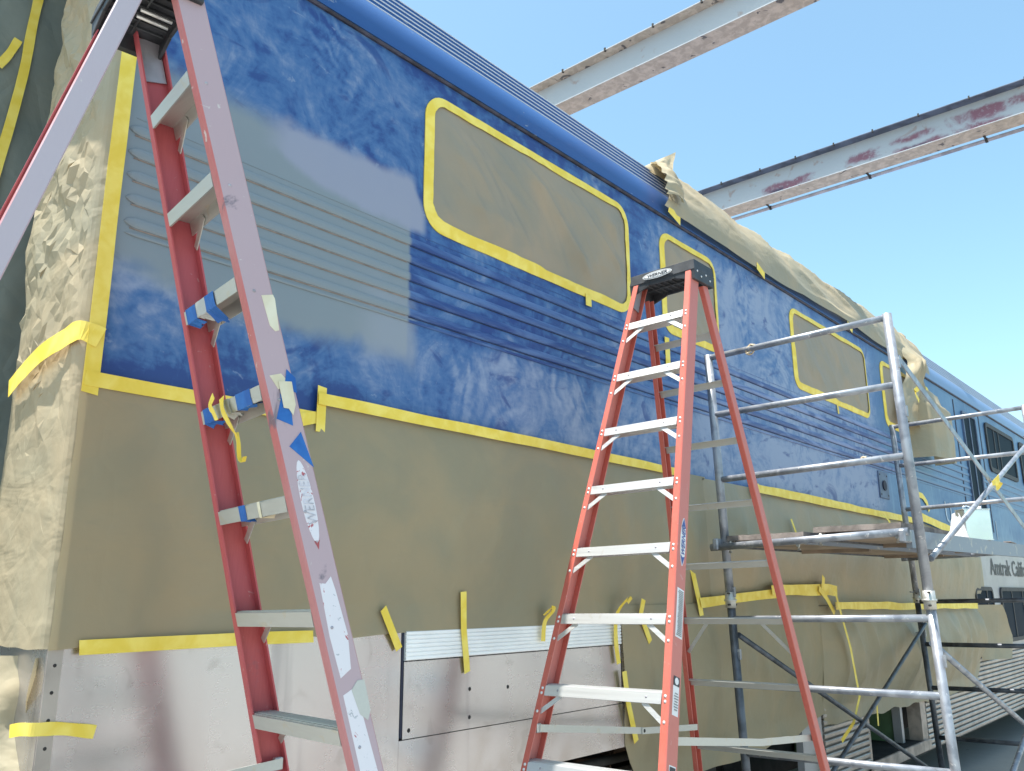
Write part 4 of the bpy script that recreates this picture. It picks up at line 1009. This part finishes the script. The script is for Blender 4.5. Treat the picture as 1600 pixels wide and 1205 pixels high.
# ------------------------------------------------------------------ overhead beams
def beam(xc, zb, wf, dep, label, conduit):
    y0, y1 = -6.5, 10.5
    rt = root('steel_beam', (xc, (y0 + y1) / 2, zb), label, 'beam', 'steel beams crossing over the rail car')
    obj('web', MB().box((xc - .007, y0, zb + .0165), (xc + .007, y1, zb + dep - .0165)), M['beam'], rt)
    obj('bottom_flange', MB().box((xc - wf / 2, y0, zb), (xc + wf / 2, y1, zb + .016)), M['beam'], rt, bevel=.003)
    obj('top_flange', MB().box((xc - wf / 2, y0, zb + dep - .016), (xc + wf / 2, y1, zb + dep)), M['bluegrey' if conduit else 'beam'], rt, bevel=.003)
    y = y0 + .4; ry = random.Random(int(xc * 10))
    while y < y1:
        z = zb + dep
        mb = MB().box((xc - wf / 2 - .007, y - .010, z - .027), (xc - wf / 2 + .02, y + .010, z - .0165)).box((xc - wf / 2 - .007, y - .010, z - .0165), (xc - wf / 2 - .001, y + .010, z + .018)).tube([(xc - wf / 2 + .012, y, z + .001), (xc - wf / 2 + .012, y, z + .026)], .008, 6)
        obj('clip', mb, M['dark'], rt); y += .62 + ry.uniform(-.06, .06)
    if conduit:
        cd = obj('conduit', MB().tube([(xc + wf / 2 + .10, y0, zb - .01), (xc + wf / 2 + .10, y1, zb - .01)], .026, 10), M['conduit'], rt)
        y = y0 + .7
        while y < y1:
            mb = MB().box((xc + wf / 2 - .04, y - .015, zb - .012), (xc + wf / 2 + .13, y + .015, zb - .0005)).tube([(xc + wf / 2 + .10, y - .016, zb - .01), (xc + wf / 2 + .10, y + .016, zb - .01)], .034, 10)
            obj('clamp', mb, M['dark'], cd); y += 1.55
    for yy in (y0 + .3, y1 - .3):
        cmb = MB().box((xc - .11, yy - .006, GZ), (xc + .11, yy + .006, zb - .001)).box((xc - .122, yy - .11, GZ), (xc - .11, yy + .11, zb - .001)).box((xc + .11, yy - .11, GZ), (xc + .122, yy + .11, zb - .001))
        obj('column', cmb, M['beam'], rt)
beam(7.67, 6.0, .30, .445, 'grey steel roof beam nearest the camera, crossing the sky at the top', False)
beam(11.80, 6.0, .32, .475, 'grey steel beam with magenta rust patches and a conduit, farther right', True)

# ------------------------------------------------------------------ scaffold
sc = root('scaffold_tower', (6.65, 1.95, GZ), 'galvanised tube scaffold with cross braces standing beside the masked wall', 'scaffold')
RP = .0235
def tubeo(name, a, b, r, par=None, m='galv', n=14):
    return obj(name, MB().tube([a, vlerp(Vector(a), Vector(b), .5), b], r, n), M[m], par or sc)
F1, F2 = 4.85, 8.50
ya, yb_ = 2.535, 1.405
YL = lambda y, z: y - .031 * (1.5 - z)
rung1 = [(1.503, 1.53), (1.122, 1.135), (.704, .735), (-.139, -.119), (-.512, -.50), (-.885, -.86), (-1.30, -1.28)]
for x, dz, r1 in ((F1, 0, 1), (F2, .075, 2)):
    for y, r_ in ((ya, RP), (yb_, RP)):
        po = tubeo('lower_post', (x, YL(y, GZ), GZ + .02), (x, YL(y, -.045), -.045), r_ * 1.05, m='galvshade' if y == ya else 'galv')  # wall-side posts take the darker tube tone as painted shade
        obj('base_plate', MB().box((x - .075, YL(y, GZ) - .075, GZ), (x + .075, YL(y, GZ) + .075, GZ + .012)), M['galv'], sc)
        up = tubeo('upper_post', (x, YL(y, 0), .0), (x, y + .0, (1.55 if y == yb_ else 1.522) + dz), r_ * 1.12)
        yc = YL(y, 0); cp = MB().tube([(x, yc, -.075), (x, yc, .02)], r_ * 1.32, 14).tube([(x, yc, -.035), (x, yc, -.022)], r_ * 1.6, 14)
        cpo = obj('coupler', cp, M['oldalu'], sc, fix=True)
        obj('pin', MB().tube([(x - .05, yc - .01, -.055), (x + .055, yc - .01, -.055)], .006, 6), M['dark'], cpo)
        obj('pin', MB().tube([(x - .05, yc - .01, .012), (x + .055, yc - .01, .012)], .006, 6), M['dark'], cpo)
        for zz in (-.33 + dz, 1.26 + dz, .98 + dz) if y == yb_ else (-.34, .02):
            s_ = -1 if (x == F1) else 1; y0_ = y; y = YL(y0_, zz)
            lk = MB().tube([(x + .0, y, zz), (x - .075 * s_ * (-1 if y == yb_ else 1) * 1.0, y + .03, zz + .004)], .006, 6).box((x - .012, y - .034, zz - .03), (x + .012, y + .0, zz + .03))
            obj('brace_lock', lk, M['galv'], sc); y = y0_
    for za, zb2 in rung1:
        obj('rung', MB().tube([(x, YL(ya, za), za + dz), (x, (YL(ya, za) + YL(yb_, zb2)) / 2, (za + zb2) / 2 + dz), (x, YL(yb_, zb2), zb2 + dz)], .0195, 14), M['galvshade' if r1 == 2 and za < 0 else 'galv'], sc)
    # bearer for the planks
    obj('bearer', MB().tube([(x - .055, ya + .03, .285 + dz * .5), (x - .055, yb_ - .0, .325 + dz * .5)], .0215, 14), M['galv'], sc)
    for y in (ya - .01, yb_ + .03):
        obj('clamp', MB().box((x - .084, y - .018, .268 + dz * .5), (x + .03, y + .018, .338 + dz * .5)), M['galv'], sc, bevel=.008)
def brace(a, b, c, d, flat_=False, m='galv'):
    a, b, c, d = map(Vector, (a, b, c, d))
    if flat_:
        t = (b - a).normalized(); obj('cross_brace', MB().bar(a, b, t.cross(Vector((0, 1, 0))).normalized() * .042, Vector((0, .006, 0))), M['galv'], sc)
    else: tubeo('cross_brace', a, b, .0165, m=m)
    tubeo('cross_brace', c, d, .0165, m=m)
brace((4.87, 1.375, 1.29), (8.5, 1.375, .24), (4.93, 1.35, .185), (8.5, 1.35, 1.36), True)
brace((4.87, 1.375, -.245), (8.5, 1.375, -1.42), (4.87, 1.35, -1.42), (8.5, 1.35, -.245))
brace((4.87, 2.46, -.23), (8.5, 2.46, -1.55), (4.87, 2.44, -1.60), (8.5, 2.44, -.26), m='galvshade')
ribbon([(6.60, 1.34, .74), (6.63, 1.32, .77), (6.68, 1.32, .79), (6.72, 1.33, .77), (6.70, 1.345, .73), (6.64, 1.34, .735)], .05, (0, 0, 1), T, 'yellow tape tied where the outer scaffold braces cross')
ribbon([(6.60, 1.33, .75), (6.55, 1.32, .74), (6.50, 1.33, .735)], .03, (0, 0, 1), T, 'loose yellow tape end at the crossed scaffold braces')
def knot(c, r_, label):
    pts = [Vector(c) + Vector((r_ * .5 * math.cos(a * 1.3), r_ * math.cos(a), r_ * math.sin(a * .9))) for a in [k * .45 for k in range(28)]]
    obj('rope_knot', MB().tube(pts, .006, 6), M['rope'], label=label, cat='rope')
knot((F1, 2.24, 1.505), .028, 'frayed rope knot tied on the top scaffold rung')
knot((F1, 1.62, .735), .016, 'small rope loop near the right end of the third rung')

# planks: plywood deck in an aluminium frame with hooks
def plank(y0, y1, x0, x1, z0, z1, label, seed):
    rt = root('scaffold_plank', ((x0 + x1) / 2, (y0 + y1) / 2, z0), label, 'plank')
    zf = lambda x: z0 + (z1 - z0) * (x - x0) / (x1 - x0)
    def sl(name, ya, yb, za, zb, m, xa=x0, xb=x1):
        mb = MB().hexa([(xa, ya, zf(xa) + za), (xb, ya, zf(xb) + za), (xb, yb, zf(xb) + za), (xa, yb, zf(xa) + za), (xa, ya, zf(xa) + zb), (xb, ya, zf(xb) + zb), (xb, yb, zf(xb) + zb), (xa, yb, zf(xa) + zb)])
        return obj(name, mb, M[m], rt)
    sl('deck', y0 + .031, y1 - .031, -.012, .004, 'ply')
    sl('side_rail', y0, y0 + .03, -.082 if seed == 1 else -.020, .014, 'sidesteel'); sl('side_rail', y1 - .03, y1, -.022, .012, 'galvshade')
    for q in range(5):
        xa = x0 + .2 + q * (x1 - x0 - .4) / 4
        sl('cross_member', y0 + .031, y1 - .031, -.035, -.013, 'ply', xa - .02, xa + .02) if q in (1, 3) else None
    for yy in (y0 + .05, y1 - .05):
        mb = MB(); hx = x0 - .0
        mb.tube([(hx + .04, yy, zf(x0) - .01), (hx - .02, yy, zf(x0) + .012), (hx - .055, yy, zf(x0) + .006), (hx - .075, yy, zf(x0) - .03), (hx - .062, yy, zf(x0) - .052)], .012, 8)
        obj('hook', mb, M['oldalu'], rt)
    # splintered timber board lying on the end
    return rt
plank(1.42, 1.94, F1 + .03, F2 + .25, .325, .375, 'near scaffold plank with a steel edge and plywood underside, carrying the can', 1)
plank(1.97, 2.50, F1 + .03, F2 + .25, .305, .350, 'far scaffold plank next to the masked wall', 2)
def board(y0, y1, z, label, seed):
    def zz(y): return z + .012 * nz(y * 9 + seed, 1)
    mb = MB(); n = 14; vs = []
    for i in range(n + 1):
        y = y0 + (y1 - y0) * i / n; xj = .012 * nz(y * 14 + seed, 4)
        vs += [Vector((F1 - .03 + xj, y, z)), Vector((F1 - .025 + xj, y, z + .032 + .006 * nz(y * 20, seed))), Vector((F1 + .9, y, z + .035)), Vector((F1 + .9, y, z + .005))]
    fs = [(i * 4 + k, i * 4 + (k + 1) % 4, i * 4 + 4 + (k + 1) % 4, i * 4 + 4 + k) for i in range(n) for k in range(4)] + [(3, 2, 1, 0), (n * 4, n * 4 + 1, n * 4 + 2, n * 4 + 3)]
    mb.poly(vs, fs); obj('timber_board', mb, M['wood'], label=label, cat='board')
board(1.45, 1.93, .345, 'dark splintered board end above the bearer next to the scaffold post', 1)
board(1.99, 2.47, .322, 'grey board end above the bearer near the masked wall', 5)
# solvent can and rag
cn = root('solvent_can', (6.60, 1.50, .362), 'square bare metal solvent can standing on the near plank', 'can')
cx, cy, cz = 6.60, 1.50, .362
ca, cb2 = Vector((.66, -.75, 0)), Vector((.75, .66, 0))
mb = MB(); mb.obox(Vector((cx, cy, cz + .105)), ca * .092, cb2 * .058, zc * .105)
obj('body', mb, M['tin'], cn, bevel=.006)
mb = MB(); mb.obox(Vector((cx, cy, cz + .2115)), ca * .094, cb2 * .060, zc * .003); mb.obox(Vector((cx, cy, cz + .003)), ca * .094, cb2 * .060, zc * .003)
obj('rim', mb, M['tin'], cn, bevel=.001)
mb = MB().tube([(cx + ca.x * .045, cy + ca.y * .045, cz + .2146), (cx + ca.x * .045, cy + ca.y * .045, cz + .236)], .019, 14)
obj('spout_cap', mb, M['white'], cn)
hp = [Vector((cx, cy, cz + .2146)) + ca * q + zc * hh for q, hh in ((-.065, 0), (-.06, .018), (-.035, .024), (-.012, .018), (-.008, 0))]
obj('handle', MB().tube(hp, .006, 6), M['tin'], cn)
def fn(u, v):
    a = (u - .5) * 1.6; r_ = .03 + .05 * (1 - v)
    b_ = Vector((6.47, 1.585, .366 + .165 * v * (1 - .12 * math.cos(u * 9))))
    return b_ + ca * (r_ * math.sin(a * 1.4) + .008 * math.sin(u * 23)) - cb2 * (r_ * math.cos(a * 1.4) * .7) + Vector((0, 0, .008 * nz(u * 5, v * 5)))
obj('rag', MB().grid(fn, 22, 14), M['rag'], label='crumpled white rag leaning against the solvent can', cat='rag', fix=False)
obj('paint_stick', MB().bar((7.35, 1.46, .385), (7.75, 1.50, .389), Vector((0, .05, 0)), Vector((0, 0, .006))), M['filler'], label='flat tan stirring stick lying at the right end of the plank', cat='stick')
